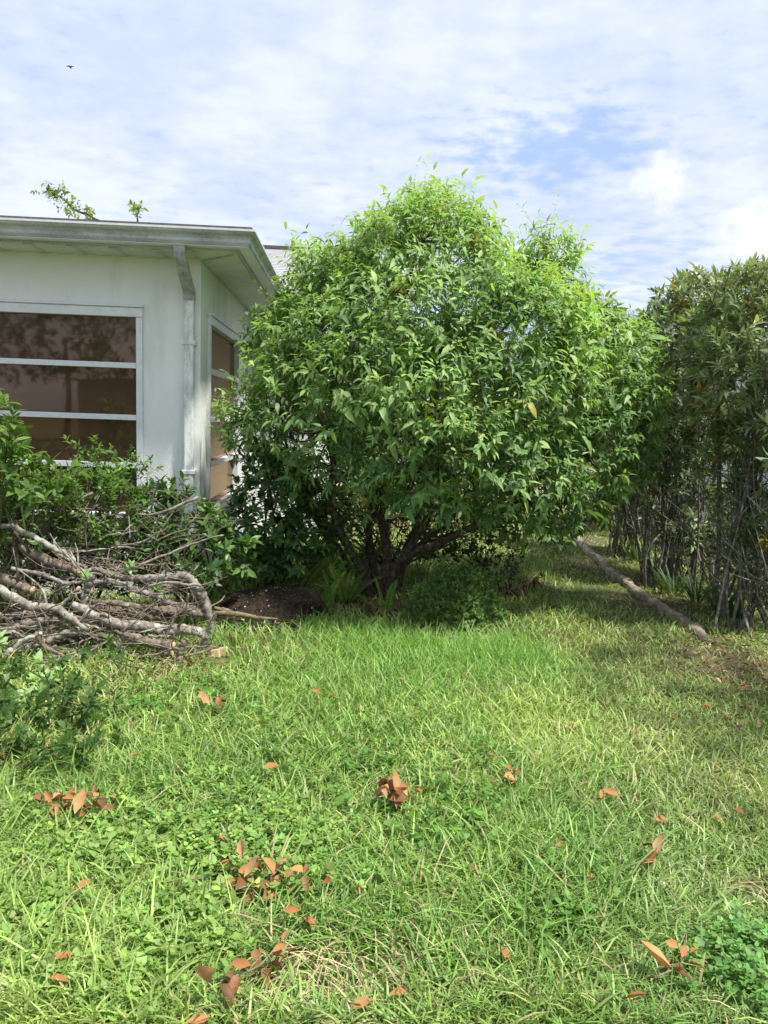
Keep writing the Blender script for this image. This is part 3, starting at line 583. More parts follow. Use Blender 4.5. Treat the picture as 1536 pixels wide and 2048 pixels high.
for bx_, by_, lab in ((3.7, 6.3, 'low dark undergrowth shrub in the hedge shade before the white wall'), (3.75, 7.6, 'broad dark undergrowth shrub behind the hedge stems'), (3.9, 9.0, 'dark undergrowth shrub behind the leaning hedge stems'), (4.1, 10.6, 'shaded undergrowth shrub at the white house corner')):
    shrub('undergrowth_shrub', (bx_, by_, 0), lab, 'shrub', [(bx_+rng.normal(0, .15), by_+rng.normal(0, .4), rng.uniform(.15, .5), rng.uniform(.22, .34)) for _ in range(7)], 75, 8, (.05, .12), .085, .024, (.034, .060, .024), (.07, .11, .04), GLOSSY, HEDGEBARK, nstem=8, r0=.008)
# ---- shrubs in front of the bronze window
D5 = 5.35
okfront = lambda p: p[:, 1] < 5.93+.052*(p[:, 0]+1.47)
shrub('window_shrub', (*G(150, 1230)[:2], 0), 'leafy mid green shrub below the wide bronze window with upright pale shoots', 'shrub',
      lobes_px([(110, 1015, 50, 0), (180, 1005, 45, .05), (240, 1015, 48, .1), (300, 1045, 45, .1), (60, 1020, 50, -.1), (200, 1030, 70, -.1), (120, 1060, 70, -.1), (270, 1065, 60, .05), (205, 935, 12, .1), (225, 970, 18, .1), (150, 890, 8, .1), (120, 865, 5, .1), (185, 905, 14, .1), (255, 935, 14, .1), (300, 940, 8, .1), (285, 975, 18, .1), (150, 950, 14, 0), (170, 925, 10, .1), (20, 1040, 70, -.2), (-80, 1010, 90, -.1), (40, 1110, 70, 0), (150, 1120, 65, .05), (250, 1130, 60, .05), (-60, 1120, 80, 0)], D5),
      420, 10, (.05, .13), .046, .019, (.060, .12, .032), (.20, .32, .085), LEAF, TWIG, nsingle=70, cell=.03, up=.9, nstem=10, ok=okfront, amt=.5)
shrub('broadleaf_shrub', (*G(20, 1260)[:2], 0), 'light green broad leaved shrub rising against the edge of the bronze window', 'shrub',
      lobes_px([(5, 880, 32, -.3), (-25, 850, 45, -.3), (30, 960, 40, -.2), (80, 985, 35, -.2), (-30, 960, 60, -.2), (110, 950, 22, -.2)], 5.1),
      110, 8, (.05, .12), .085, .036, (.075, .15, .038), (.16, .27, .065), LEAF, TWIG, nsingle=60, cell=.02, up=.8, nstem=6, amt=.75, ok=okfront)
shrub('corner_shrub', (*G(385, 1195)[:2], 0), 'dark glossy leaved shrub at the foot of the downspout', 'shrub',
      lobes_px([(355, 1075, 55, 0), (400, 1090, 50, 0), (430, 1075, 38, -.05), (330, 1120, 60, -.1), (410, 1130, 50, -.15), (450, 1110, 40, -.1), (345, 1000, 22, 0), (370, 1040, 35, .05)], 5.45),
      200, 9, (.05, .11), .074, .032, (.055, .115, .035), (.12, .22, .055), GLOSSY, TWIG, nsingle=60, cell=.024, up=.7, nstem=7, amt=.5, ok=okfront)
shrub('shade_shrub', (*G(540, 1170)[:2], 0), 'dark leafy shrub in the shade between the house corner and the big tree', 'shrub',
      lobes_px([(545, 935, 38, -.1), (560, 975, 50, -.1), (520, 1000, 40, -.1), (505, 1055, 45, -.1), (540, 1050, 60, -.05), (590, 1010, 45, .1), (600, 1080, 50, .05), (510, 1110, 45, -.1), (485, 990, 16, -.1), (468, 1095, 24, -.2), (640, 1060, 45, .3), (580, 1120, 40, 0)], 6.15),
      210, 9, (.05, .12), .072, .030, (.06, .125, .042), (.11, .215, .06), GLOSSY, TWIG, nsingle=80, cell=.022, up=.55, nstem=9, amt=.5, ok=okwall, droop=.3)

# ---- clipped small leaf bushes by the tree foot
bb = G(915, 1262)
shrub('boxwood_bush', (bb[0], bb[1]+.25, 0), 'low rounded boxwood bush with tiny leaves in front of the tree foot', 'bush',
      lobes_px([(912, 1200, 55, 0), (862, 1212, 42, -.05), (955, 1215, 42, 0), (908, 1232, 58, -.12), (985, 1238, 26, 0), (840, 1240, 28, -.05), (938, 1168, 32, .1), (890, 1158, 20, .05), (968, 1185, 20, 0)], bb[1]+.3),
      2000, 9, (.02, .06), .0185, .010, (.11, .205, .06), (.22, .36, .10), LEAF, TWIG, up=.7, fold=.2, spread=(.5, 1.2), nstem=8, r0=.007, inner=.15, grav=0.)
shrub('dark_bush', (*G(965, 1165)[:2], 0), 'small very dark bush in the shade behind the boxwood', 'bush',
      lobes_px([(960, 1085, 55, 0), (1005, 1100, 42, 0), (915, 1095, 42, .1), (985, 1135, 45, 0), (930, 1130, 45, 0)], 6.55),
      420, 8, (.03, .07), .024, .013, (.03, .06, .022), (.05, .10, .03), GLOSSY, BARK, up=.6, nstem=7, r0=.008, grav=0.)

# ---- undergrowth behind the trunks
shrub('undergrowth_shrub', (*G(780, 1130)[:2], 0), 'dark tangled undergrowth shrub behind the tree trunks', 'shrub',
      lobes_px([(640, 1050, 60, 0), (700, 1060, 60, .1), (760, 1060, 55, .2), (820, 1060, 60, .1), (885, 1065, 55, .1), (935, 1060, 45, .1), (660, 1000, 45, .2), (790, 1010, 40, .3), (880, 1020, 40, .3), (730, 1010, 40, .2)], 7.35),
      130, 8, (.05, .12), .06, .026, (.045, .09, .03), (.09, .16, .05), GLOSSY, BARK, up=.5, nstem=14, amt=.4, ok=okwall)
# ---- ferns
FERN = leaf_mat('fern frond', .5, .3, .3)
def frond_mesh(L, arch, c0, npair=30):
    t = np.linspace(0, 1, 14); cen = np.stack([t*L*np.cos(arch*t), 0*t, t*L*np.sin(1.0)*(1-.55*arch*t*t)], 1); cen[:, 0] = L*(t*.35+arch*.5*t**2.2); 
    v1, f1 = tube(cen, [.003, .001], 4); k = np.linspace(.10, .985, npair); ps = np.stack([np.interp(k, t, cen[:, i]) for i in range(3)], 1); tg = unit(np.stack([np.gradient(ps[:, i]) for i in range(3)], 1))
    ls = []
    for s in (-1, 1):
        side = np.array([[0, s*1., 0]]); ax = side*1.+tg*.35; nr = np.cross(tg, side*s); n_ = npair; prof = np.sin(np.clip(k*1.15+.12, 0, 1)*math.pi)**.6*.9+.1
        ls.append(Leaves(pos=ps, axis=ax+rng.normal(0, .04, (n_, 3)), nrm=nr, L=.048*prof*L/.5, W=np.full(n_, .014*L/.5), droop=np.full(n_, .15), fold=np.full(n_, .1), col=jitter_col(c0, n_, .08, .03)))
    lv_ = Leaves.cat(ls); v, f, c = lv_.arrays(); n0 = len(v1); V = np.vstack([v1, v]); C_ = np.vstack([np.tile([.10, .11, .04], (n0, 1)), c]); F = [tuple(q) for q in f1]+[tuple(n0+i for i in q) for a in f for q in a]
    return make_mesh('frond', V, F, FERN, C_)
FR = [frond_mesh(.5, a, c) for a, c in ((.35, (.20, .34, .07)), (.6, (.17, .30, .065)), (.15, (.27, .42, .085)), (.8, (.14, .25, .06)), (.4, (.31, .45, .10)))]
for i, (px, py, nf, sc, lab) in enumerate(((605, 1190, 9, .95, 'sword fern with upright bright fronds behind the soil mound'), (515, 1160, 7, .8, 'sword fern between the corner shrub and the soil mound'), (690, 1205, 8, .8, 'sword fern at the foot of the leaning trunk'),
                                     (655, 1215, 5, .6, 'small sword fern beside the right flank of the soil mound'), (770, 1225, 5, .55, 'small pale sword fern in the grass before the trunks'), (560, 1150, 7, .8, 'shaded sword fern under the dark leafy shrub'), (725, 1150, 7, .9, 'dark sword fern among the tree trunks'), (640, 1140, 7, .9, 'tall shaded sword fern left of the trunks'))):
    g = G(px, py); sc *= 1.6; T = thing('sword_fern', (g[0], g[1], float(gh(g[0], g[1]))), lab, 'fern', 'sword ferns under the tree')
    for k in range(nf):
        o = bpy.data.objects.new('frond', FR[int(rng.integers(len(FR)))]); COL.objects.link(o); o.parent = T; o.scale = (sc*rng.uniform(.75, 1.15),)*3
        o.rotation_euler = (rng.normal(0, .15), rng.normal(.05, .2), k*6.28/nf+rng.uniform(-.4, .4)); o.location = (rng.normal(0, .02), rng.normal(0, .02), 0)
# the reddish dead frond hanging out of the boxwood
g = G(1045, 1195); T = thing('dead_frond', (g[0], g[1], 0), 'reddish brown dead branch with withered leaves lying beside the boxwood', 'dead branch')
pts = [P(985, 1192, 6.3), P(1020, 1180, 6.35), P(1055, 1165, 6.4), P(1092, 1150, 6.45)]; limb(T, pts, (.007, .003), DEADTWIG, 'twig', 6)
k = rng.uniform(.0, 1, 70); sp2 = smooth_path(pts, 8); ps = np.stack([np.interp(k, np.linspace(0, 1, len(sp2)), sp2[:, i]) for i in range(3)], 1)
lv = Leaves(pos=ps, axis=np.stack([rng.normal(0, .3, 70), rng.normal(0, .35, 70), -1+rng.normal(0, .2, 70)+1.5*(rng.random(70) < .25)], 1), nrm=rng.normal(0, 1, (70, 3)), L=rng.uniform(.06, .12, 70), W=rng.uniform(.010, .02, 70), droop=rng.normal(.1, .2, 70), fold=np.full(70, .6), col=jitter_col((.13, .065, .045), 70, .3, .1))
single_leaves(lv, T, DEAD, 'deadfrond')
# vine climbing the left trunk
g = G(690, 1185); T = thing('climbing_vine', (g[0], g[1], 0), 'pale green small leaved vine climbing the leaning tree trunk', 'vine')
vp = [P(700, 1140, TD-.15), P(690, 1100, TD-.18), P(705, 1060, TD-.22), P(690, 1020, TD-.25), P(684, 985, TD-.28), P(700, 950, TD-.3)]; limb(T, vp, (.004, .002), TWIG, 'stem', 5)
s2 = smooth_path(vp, 6); ps = s2[rng.integers(0, len(s2), 150)]+rng.normal(0, .05, (150, 3)); lv = Leaves(pos=ps, axis=rng.normal(0, 1, (150, 3))+np.array([0, -.6, -.2]), nrm=np.array([0, -.6, .8])+rng.normal(0, .3, (150, 3)), L=rng.uniform(.03, .055, 150), W=rng.uniform(.022, .036, 150), droop=rng.normal(.15, .1, 150), fold=np.full(150, .2), col=jitter_col((.10, .20, .03), 150, .2, .06))
single_leaves(lv, T, LEAF, 'vine')

# ---- strap leaf plants along the hedge foot
def strap(px, py, n, h, col_, lab, group=None, name='strap_leaf_plant'):
    g = G(px, py); T = thing(name, (g[0], g[1], float(gh(g[0], g[1]))), lab, 'plant', group); a = rng.uniform(0, 6.28, n); r = rng.uniform(0, .08, n)
    d = Leaves(pos=np.stack([g[0]+np.cos(a)*r, g[1]+np.sin(a)*r, np.full(n, float(gh(g[0], g[1])))], 1), axis=np.stack([np.cos(a)*rng.uniform(.2, .8, n), np.sin(a)*rng.uniform(.2, .8, n), np.ones(n)], 1), nrm=np.stack([-np.cos(a), -np.sin(a), np.full(n, .4)], 1),
               L=h*rng.uniform(.7, 1.2, n), W=rng.uniform(.012, .02, n), droop=-rng.uniform(-.5, -.1, n), fold=np.full(n, .3), col=jitter_col(col_, n, .2, .06))
    single_leaves(d, T, LEAF, name+str(px))
for px, py, n, h in ((1350, 1185, 40, .3), (1395, 1205, 44, .32), (1440, 1225, 44, .34), (1310, 1150, 36, .3), (1275, 1125, 34, .3), (1475, 1240, 30, .3)): strap(px, py, n, h, (.06, .115, .03), 'clump of dark strap leaves at the shaded hedge foot', 'strap leaf clumps along the hedge foot')
strap(1205, 1062, 60, .6, (.20, .22, .10), 'pale yellowish clump of ornamental grass at the far end of the hedge'); strap(1235, 1075, 50, .5, (.10, .16, .05), 'greener ornamental grass clump beside the pale one at the far hedge end')

# ---- trees seen over the roof and beyond the lawn
def simple_tree(x, y, h, r, lab, name='far_tree', col_=(.045, .085, .025), per=14, L=.16, group='trees beyond the lawn'):
    b = (x, y, 0.); T = thing(name, b, lab, 'tree', group); lob = [(x+rng.normal(0, r*.45), y+rng.normal(0, r*.45), h-r*rng.uniform(.4, 1.5), r*rng.uniform(.45, .7)) for _ in range(8)]
    p, d, q = lobe_shoots(lob, per, .5); c = jitter_col(col_, len(p), .25, .06); lv_ = shoots(p, d, 7, np.full(len(p), .3), L, L*.5, cols=c); v, f, cc = lv_.arrays(); o = obj('crown', v, f, LEAF, T, cc); o['kind'] = 'stuff'
    limb(T, [b, (x+.1, y, h*.4), (x, y+.1, h*.75)], (.12, .05), BARK, 'trunk', 8); return T
for x, y, h, r in ((-4, 33, 5.2, 2.4), (1, 36, 5, 2.5), (5, 34, 4.6, 2.2), (9.5, 37, 5, 2.5), (-9, 36, 5.5, 2.6), (14, 40, 5.5, 3)): simple_tree(x, y, h, r, 'distant round tree beyond the grey road', 'far_tree')
for x, y, h, r in ((-4.4, -13.5, 4.2, 1.5), (-8.5, -14, 4.8, 1.7), (-2.0, -15.5, 4.0, 1.3)): simple_tree(x, y, h, r, 'tree across the lawn that shows as a dim reflection in the bronze window', 'reflected_tree', group='trees reflected in the window')
# the slender sprigs over the roof
for rw, r, lab in (([(210, 480), (185, 436), (150, 420), (128, 400), (106, 386), (88, 384)], 24, 'slender tree branch with small pale leaves arching above the gutter'), ([(278, 480), (275, 440), (273, 420), (272, 412)], 9, 'tiny leafy twig tip poking above the roof edge')):
    D_ = 14.0; pts = [P(a, b, D_) for a, b in rw]; b0 = np.array([pts[0][0]+.3, pts[0][1], 0.]); T = thing('roofline_tree', b0, lab, 'tree')
    limb(T, [b0, b0*.5+pts[0]*.5]+pts, (.05, .03, .012, .005), BARK, 'trunk', 6); s2 = smooth_path(pts[1:], 10); n = 60 if len(rw) > 4 else 14
    p = s2[rng.integers(0, len(s2), n)]+rng.normal(0, r/FPX*D_*.28, (n, 3)); d = unit(rng.normal(0, .6, (n, 3))+np.array([-.3, 0, .6])); lv = shoots(p, d, 7, np.full(n, .12), .075, .035, cols=jitter_col((.22, .29, .10), n, .2)); v, f, c = lv.arrays(); o = obj('crown', v, f, LEAF, T, c); o['kind'] = 'stuff'

# ================================================================== SOIL MOUND
def f_soil(t, b):
    p = gpos(t); n = noise(t, p, 35., 6., .7); vo = N(t, 'ShaderNodeTexVoronoi', inp={'Vector': p, 'Scale': 75.}).outputs['Distance']; mk = noise(t, p, 6., 3.)
    c = MIX(t, MR(t, n, .3, .7), (.020, .015, .011), (.090, .066, .050)); c = MIX(t, M_(t, 'MULTIPLY', MR(t, vo, .16, .10), MR(t, mk, .40, .6)), c, (.50, .47, .42))
    base(t, b, c, .95, .1); bump(t, b, n, 1., .03)
SOIL = mat('dark potting soil', f_soil)
c0 = P(525, 1225, 5.55); V = []; F = []; na, nr_ = 40, 14; cxm, cym = c0[0], c0[1]
prof = [(0, .265), (.10, .264), (.18, .256), (.245, .24), (.295, .215), (.335, .18), (.362, .14), (.382, .10), (.40, .065), (.42, .035), (.45, .01), (.48, -.03), (.50, -.05), (.52, -.08)]
for r_, z_ in prof:
    for k in range(na):
        a = k/na*6.283; kk = 1+.30*(VN[2](3+math.cos(a)*1.5+10, 3+math.sin(a)*1.5+z_*6+10)-.5)*2; rx = r_*kk*1.0; q = (VN[3](20+math.cos(a)*r_*9, 20+math.sin(a)*r_*9)-.5)*.07
        V.append((cxm+math.cos(a)*rx*1.03, cym+math.sin(a)*rx*.85, max(z_, -.08)*.72*(1+.12*math.cos(a))+q*(z_ > .02)))
for i in range(len(prof)-1):
    for k in range(na): k2 = (k+1) % na; F.append((i*na+k, i*na+k2, (i+1)*na+k2, (i+1)*na+k))
MD = thing('soil_mound', (cxm, cym, 0), 'dark mound of potting soil dotted with white perlite', 'soil mound'); obj('soil', V, F, SOIL, MD)
# perlite grains: small faceted crumbs on the mound
octv = np.array([(1, 0, 0), (-1, 0, 0), (0, 1, 0), (0, -1, 0), (0, 0, 1), (0, 0, -1)], float); octf = np.array([(0, 2, 4), (2, 1, 4), (1, 3, 4), (3, 0, 4), (2, 0, 5), (1, 2, 5), (3, 1, 5), (0, 3, 5)])
ng = 200; a = rng.uniform(0, 6.28, ng); q = rng.beta(2, 1.2, ng); Rr = np.interp(q, np.linspace(0, 1, 9), [p[0] for p in prof[:9]]); Zz = np.interp(q, np.linspace(0, 1, 9), [p[1] for p in prof[:9]])
pos = np.stack([cxm+np.cos(a)*Rr*1.04, cym+np.sin(a)*Rr*.86, Zz*.72*(1+.12*np.cos(a))+.006], 1); pv = (pos[:, None]+octv[None]*rng.uniform(.4, 1.3, (ng, 6, 1))*rng.gamma(3, .0013, (ng, 1, 1))).reshape(-1, 3)
PERL = mat('perlite', lambda t, b: base(t, b, (.62, .58, .50), .9, .2)); o = obj('perlite', pv, (octf[None]+np.arange(ng)[:, None, None]*6).reshape(-1, 3), PERL, MD, smooth=False); o['kind'] = 'stuff'
for i, rw in enumerate(([(425, 1226), (470, 1228), (520, 1236), (556, 1238)], [(432, 1238), (480, 1246), (530, 1250), (560, 1246)], [(428, 1216), (455, 1222), (490, 1230)], [(440, 1252), (490, 1256), (540, 1258)])):
    pts = [P(a, b, 5.12+.02*i) for a, b in rw]; v, f = tube(smooth_path(pts, 6), [.014, .020, .012, .006], 8, .25)
    tag(obj('root_piece', v, f, bark_mat('mossy root %d' % i, (.10, .085, .05), (.24, .20, .12), .0)), 'flattened mossy root lying against the front of the soil mound', 'root', 'roots against the soil mound')

# ================================================================== BRUSH PILE
def cr(rows): return [(x/2.4, 1000+y/2.4) for x, y in rows]        # read off an enlarged crop of the photograph
big = [('thick brown limb at the top of the brush pile', BRUSH, [(40, 185), (150, 250), (250, 300), (370, 335)], 5.0, 4.9, (.028, .034, .03)),
       ('pale lichened bough slanting across the top of the brush pile', LICHEN, [(-60, 140), (50, 125), (110, 150), (180, 190), (270, 235), (345, 280), (385, 350)], 4.95, 4.75, (.016, .018, .014)),
       ('short thick brown log jutting into the brush pile', BRUSH, [(-60, 360), (20, 380), (90, 405), (165, 435)], 4.85, 4.8, (.034, .036, .032)),
       ('bent limb arching over the brush pile and dropping beside the soil mound', GREY, [(400, 345), (470, 335), (560, 365), (700, 376), (800, 370), (880, 362), (935, 400), (980, 480), (1008, 570), (1012, 640)], 4.9, 4.95, (.013, .022, .024, .027, .022)),
       ('tan limb running below the bent arching limb', GREY, [(425, 395), (540, 395), (650, 430), (740, 455), (800, 490), (880, 512), (960, 530)], 4.85, 4.95, (.016, .021, .023, .02)),
       ('twisted brown limb in the middle of the brush pile', BRUSH, [(425, 490), (550, 493), (650, 510), (740, 530), (800, 528), (900, 535), (985, 550)], 4.75, 4.95, (.017, .022, .03, .024)),
       ('heavy lichen spotted log with a curled end at the front of the brush pile', LICHEN, [(350, 500), (470, 560), (560, 592), (680, 607), (800, 622), (900, 622), (958, 632), (985, 665), (968, 712)], 4.6, 4.65, (.024, .030, .033, .032, .024, .015)),
       ('long grey lichened limb crossing the left of the brush pile', LICHEN, [(-60, 390), (0, 430), (80, 475), (160, 510), (270, 522), (330, 560), (420, 620)], 4.6, 4.5, (.026, .028, .024, .016)),
       ('brown forked limb lying under the grey lichened limb', BRUSH, [(-40, 660), (60, 622), (150, 592), (260, 575), (340, 560)], 4.5, 4.55, (.022, .027, .022)),
       ('smooth tan limb near the bottom of the brush pile', GREY, [(95, 718), (220, 682), (320, 638), (375, 618)], 4.45, 4.55, (.020, .022, .018)),
       ('short brown log under the curled end of the heavy log', BRUSH, [(600, 645), (660, 668), (740, 686), (832, 702)], 4.55, 4.5, (.024, .029, .028)),
       ('upright broken stub standing out of the brush pile', GREY, [(445, 360), (425, 410), (405, 460), (395, 520)], 4.7, 4.7, (.016, .022, .02)),
       ('thin grey limb above the short thick brown log', GREY, [(60, 330), (150, 345), (230, 365), (310, 398), (390, 395)], 4.8, 4.75, (.012, .014, .009)),
       ('knotty brown stick slanting to the ground below the pile', BRUSH, [(175, 635), (205, 695), (260, 725), (330, 770)], 4.4, 4.3, (.012, .013, .008)),
       ('whitish lichened stick at the lower edge of the pile', LICHEN, [(-40, 790), (0, 765), (60, 722), (110, 680), (200, 640)], 4.25, 4.35, (.016, .018, .012)),
       ('pale curved limb behind the heavy log', BRUSH, [(430, 515), (520, 520), (620, 545), (720, 560), (840, 575)], 4.85, 4.95, (.03, .034, .028)),
       ('grey crooked limb at the left of the pile', LICHEN, [(-40, 540), (40, 560), (120, 548), (230, 545), (300, 500), (380, 420)], 4.7, 4.7, (.016, .018, .012)),
       ('dark brown limb pressed low under the pile', BRUSH, [(-40, 600), (80, 660), (220, 690), (380, 660), (520, 650)], 4.65, 4.7, (.024, .026, .02)),
       ('forked cut stub with a pale sawn face at the pile front', BRUSH, [(885, 675), (872, 715), (862, 760), (858, 800)], 4.42, 4.4, (.018, .02, .024))]
def branch_thing(lab, mt, pts, rad, nt=3, group=None, cap=True):
    pts = np.array(pts); b = pts[np.argmin(pts[:, 2])]; T = thing('cut_branch', b, lab, 'branch', group); sp = smooth_path(pts, 7); sp = sp+rng.normal(0, .004, sp.shape)
    r_ = np.interp(np.linspace(0, 1, len(sp)), np.linspace(0, 1, len(rad)), rad); v, f = tube(sp, r_, 10, .13); obj('limb', v, f, mt, T)
    for i in range(nt):
        k = int(rng.integers(2, len(sp)-2)); t = unit(sp[k+1]-sp[k-1]); d = unit(t*rng.choice([-1, 1])*.7+rng.normal(0, .7, 3)+np.array([0, -.1, .25])); l = rng.uniform(.10, .34); r0 = min(.35*rad[0]+.001, .009)
        q = smooth_path([sp[k], sp[k]+d*l*.5+rng.normal(0, .02, 3), sp[k]+d*l+rng.normal(0, .04, 3)], 4); q[:, 2] = np.maximum(q[:, 2], .015); v, f = tube(q, [r0, r0*.4], 6, .12); obj('twig', v, f, mt, T)
    if cap:
        e = sp[-1]; t = unit(sp[-1]-sp[-2]); v, f = tube([e-t*.002, e+t*.004], [r_[-1]*.9], 10); obj('cut_end', v, f, CUT, T)
    return T
for lab, mt, rw, Da, Db, rad in big:
    p2 = cr(rw); n = len(p2); pts = [P(a, b, Da+(Db-Da)*i/(n-1)) for i, (a, b) in enumerate(p2)]; pts = [np.array([p[0], p[1], max(p[2], min(rad)*.8)]) for p in pts]; branch_thing(lab, mt, pts, rad, 2 if len(rw) < 6 else 4)
for i in range(84):                                              # thin branches of the tangle
    px = rng.uniform(-60, 330) if i < 60 else rng.uniform(-80, 170); yy = rng.uniform(1010, 1300) if i < 60 else rng.uniform(1260, 1400); D = float(np.clip(5.22-(yy-1060)/240*.75+rng.normal(0, .06), 3.75, 5.2)); a = P(px, yy, D); th = rng.normal(-.15, .38)+math.pi*(rng.random() < .35); l = rng.uniform(.3, .9)
    d = np.array([math.cos(th), rng.normal(0, .25), -math.sin(th)*.8]); r0 = rng.uniform(.0045, .011); pts = [a-d*l*.5, a-d*l*.15+rng.normal(0, .035, 3), a+d*l*.2+rng.normal(0, .035, 3), a+d*l*.5+rng.normal(0, .04, 3)]
    pts = [np.array([p[0], p[1], max(p[2], .02)]) for p in pts]; branch_thing('thin %s branch lying %s' % (('bare grey', 'white lichened', 'bare brown')[i % 3], 'along the top of the brush pile' if yy < 1140 else 'halfway up the brush pile' if yy < 1225 else 'low at the foot of the brush pile'), (GREY, LICHEN, BRUSH)[i % 3], pts, (r0, r0*.8, r0*.4), 2, 'thin branches in the brush pile', False)
tw = []
for i in range(680):
    px = rng.uniform(-80, 400); yy = rng.uniform(990, 1330); D = 5.26-(yy-1040)/260*.7+rng.normal(0, .08); a = P(px, yy, D); th = rng.uniform(0, 6.28); d = np.array([math.cos(th), rng.normal(0, .4), math.sin(th)*.6]); l = rng.uniform(.1, .4)
    q = smooth_path([a, a+d*l*.5+rng.normal(0, .03, 3), a+d*l+rng.normal(0, .05, 3)], 3); q[:, 2] = np.maximum(q[:, 2], .01); tw.append(tube(q, [rng.uniform(.0018, .004), .001], 4))
v, f = tubes(tw); tag(obj('twig_tangle', v, f, DEADTWIG), 'mass of fine dry twigs filling the brush pile', 'twigs', kind='stuff')
# leafy cut branches thrown on the pile and its foot
def leafy(px, py, D, d, n, L, W, c0, mt, lab, group=None, cvar=.2, l=.35, name='leafy_cutting', key=None, spread=(.4, 1.3)):
    a = P(px, py, D); a[2] = max(a[2], .03); d = unit(np.array(d, float)); b = a-d*l; b[2] = max(b[2], .015); T = thing(name, (b[0], b[1], max(0., b[2]-.01)), lab, 'cutting', group); limb(T, [b, (a+b)/2+rng.normal(0, .015, 3), a], (.005, .002), TWIG, 'stem', 5)
    lv_ = shoots((a-d*l*.55)[None], d[None], n, np.array([l*.6]), L, W, spread, .15, .2, jitter_col(c0, 1, cvar), None, .05); lv_.d['pos'][:, 2] = np.maximum(lv_.d['pos'][:, 2], .02); single_leaves(lv_, T, mt, key or lab); return T
VARI = (.46, .54, .28)
for px, py, D, d in ((65, 1370, 4.0, (.1, -.4, .8)), (75, 1325, 4.2, (.0, -.3, .9)), (172, 1152, 4.75, (.1, -.5, .8)), (318, 1178, 4.9, (.2, -.4, .8)), (262, 1130, 4.9, (.3, -.3, .9)), (0, 1275, 4.3, (.2, -.4, .7)), (50, 1440, 3.8, (.2, -.5, .6)), (5, 1400, 3.9, (.3, -.4, .7)), (95, 1385, 4.0, (.3, -.4, .7)), (30, 1345, 4.1, (-.1, -.4, .8)), (120, 1350, 4.15, (.2, -.5, .7)), (85, 1430, 3.85, (.4, -.4, .6)), (25, 1470, 3.7, (.1, -.5, .7)), (150, 1400, 4.0, (.3, -.4, .6))):
    leafy(px, py, D, d, 16, .058, .027, VARI, LEAF, 'cream edged variegated leaf cluster sprouting from the brush pile', 'variegated leaf clusters in the pile', .12, .12, key='vari')
for i in range(80):
    px = rng.uniform(-60, 235); py = rng.uniform(1310, 1510)-max(0, (px-150))*.55; g = G(px, py+rng.uniform(20, 110)); d = (rng.normal(.3, .6), rng.normal(-.4, .4), rng.uniform(.3, 1.1))
    leafy(px, py, g[1]+.05, d, 14, .046, .021, (.060, .13, .038) if i % 3 else (.11, .19, .055), LEAF, ('dark' if i % 3 else 'paler')+' green leafy cutting wilting in the grass at the pile foot', 'leafy cuttings at the pile foot', .25, .22, key='cut')
for i in range(16):
    px = rng.uniform(-30, 420); py = rng.uniform(1020, 1180); leafy(px, py, 5.1+rng.uniform(-.1, .2), (rng.normal(.2, .6), rng.normal(-.3, .4), rng.uniform(.2, .9)), 12, .06, .027, (.065, .14, .036), LEAF, 'green leafy cutting stuck in the back of the brush pile', 'leafy cuttings behind the pile', .25, .25, key='cutb')
# pale wood chunks
for i, (px, py, sc, lab) in enumerate(((445, 1305, 1., 'pale freshly cut wood chunk standing in the grass'), (430, 1325, .9, 'pale flat wood chip leaning on the larger chunk'), (337, 1322, .9, 'pinkish split wood scrap at the pile foot'))):
    p = P(px, py, 4.62-.03*i); s = .036*sc; vv = [(-1, -.4, -.9), (1, -.5, -.8), (1.1, .4, -.9), (-.9, .5, -.9), (-.8, -.35, .5), (.7, -.4, 1.0), (.9, .3, .8), (-.7, .4, .6)]
    V = np.array(vv)*s+np.array([p[0], p[1], max(p[2], s*.8)]); tag(MB().add(V, [(0, 3, 2, 1), (4, 5, 6, 7), (0, 1, 5, 4), (1, 2, 6, 5), (2, 3, 7, 6), (3, 0, 4, 7)]).build('wood_chunk', CUT, None, .006), lab, 'wood chunk')

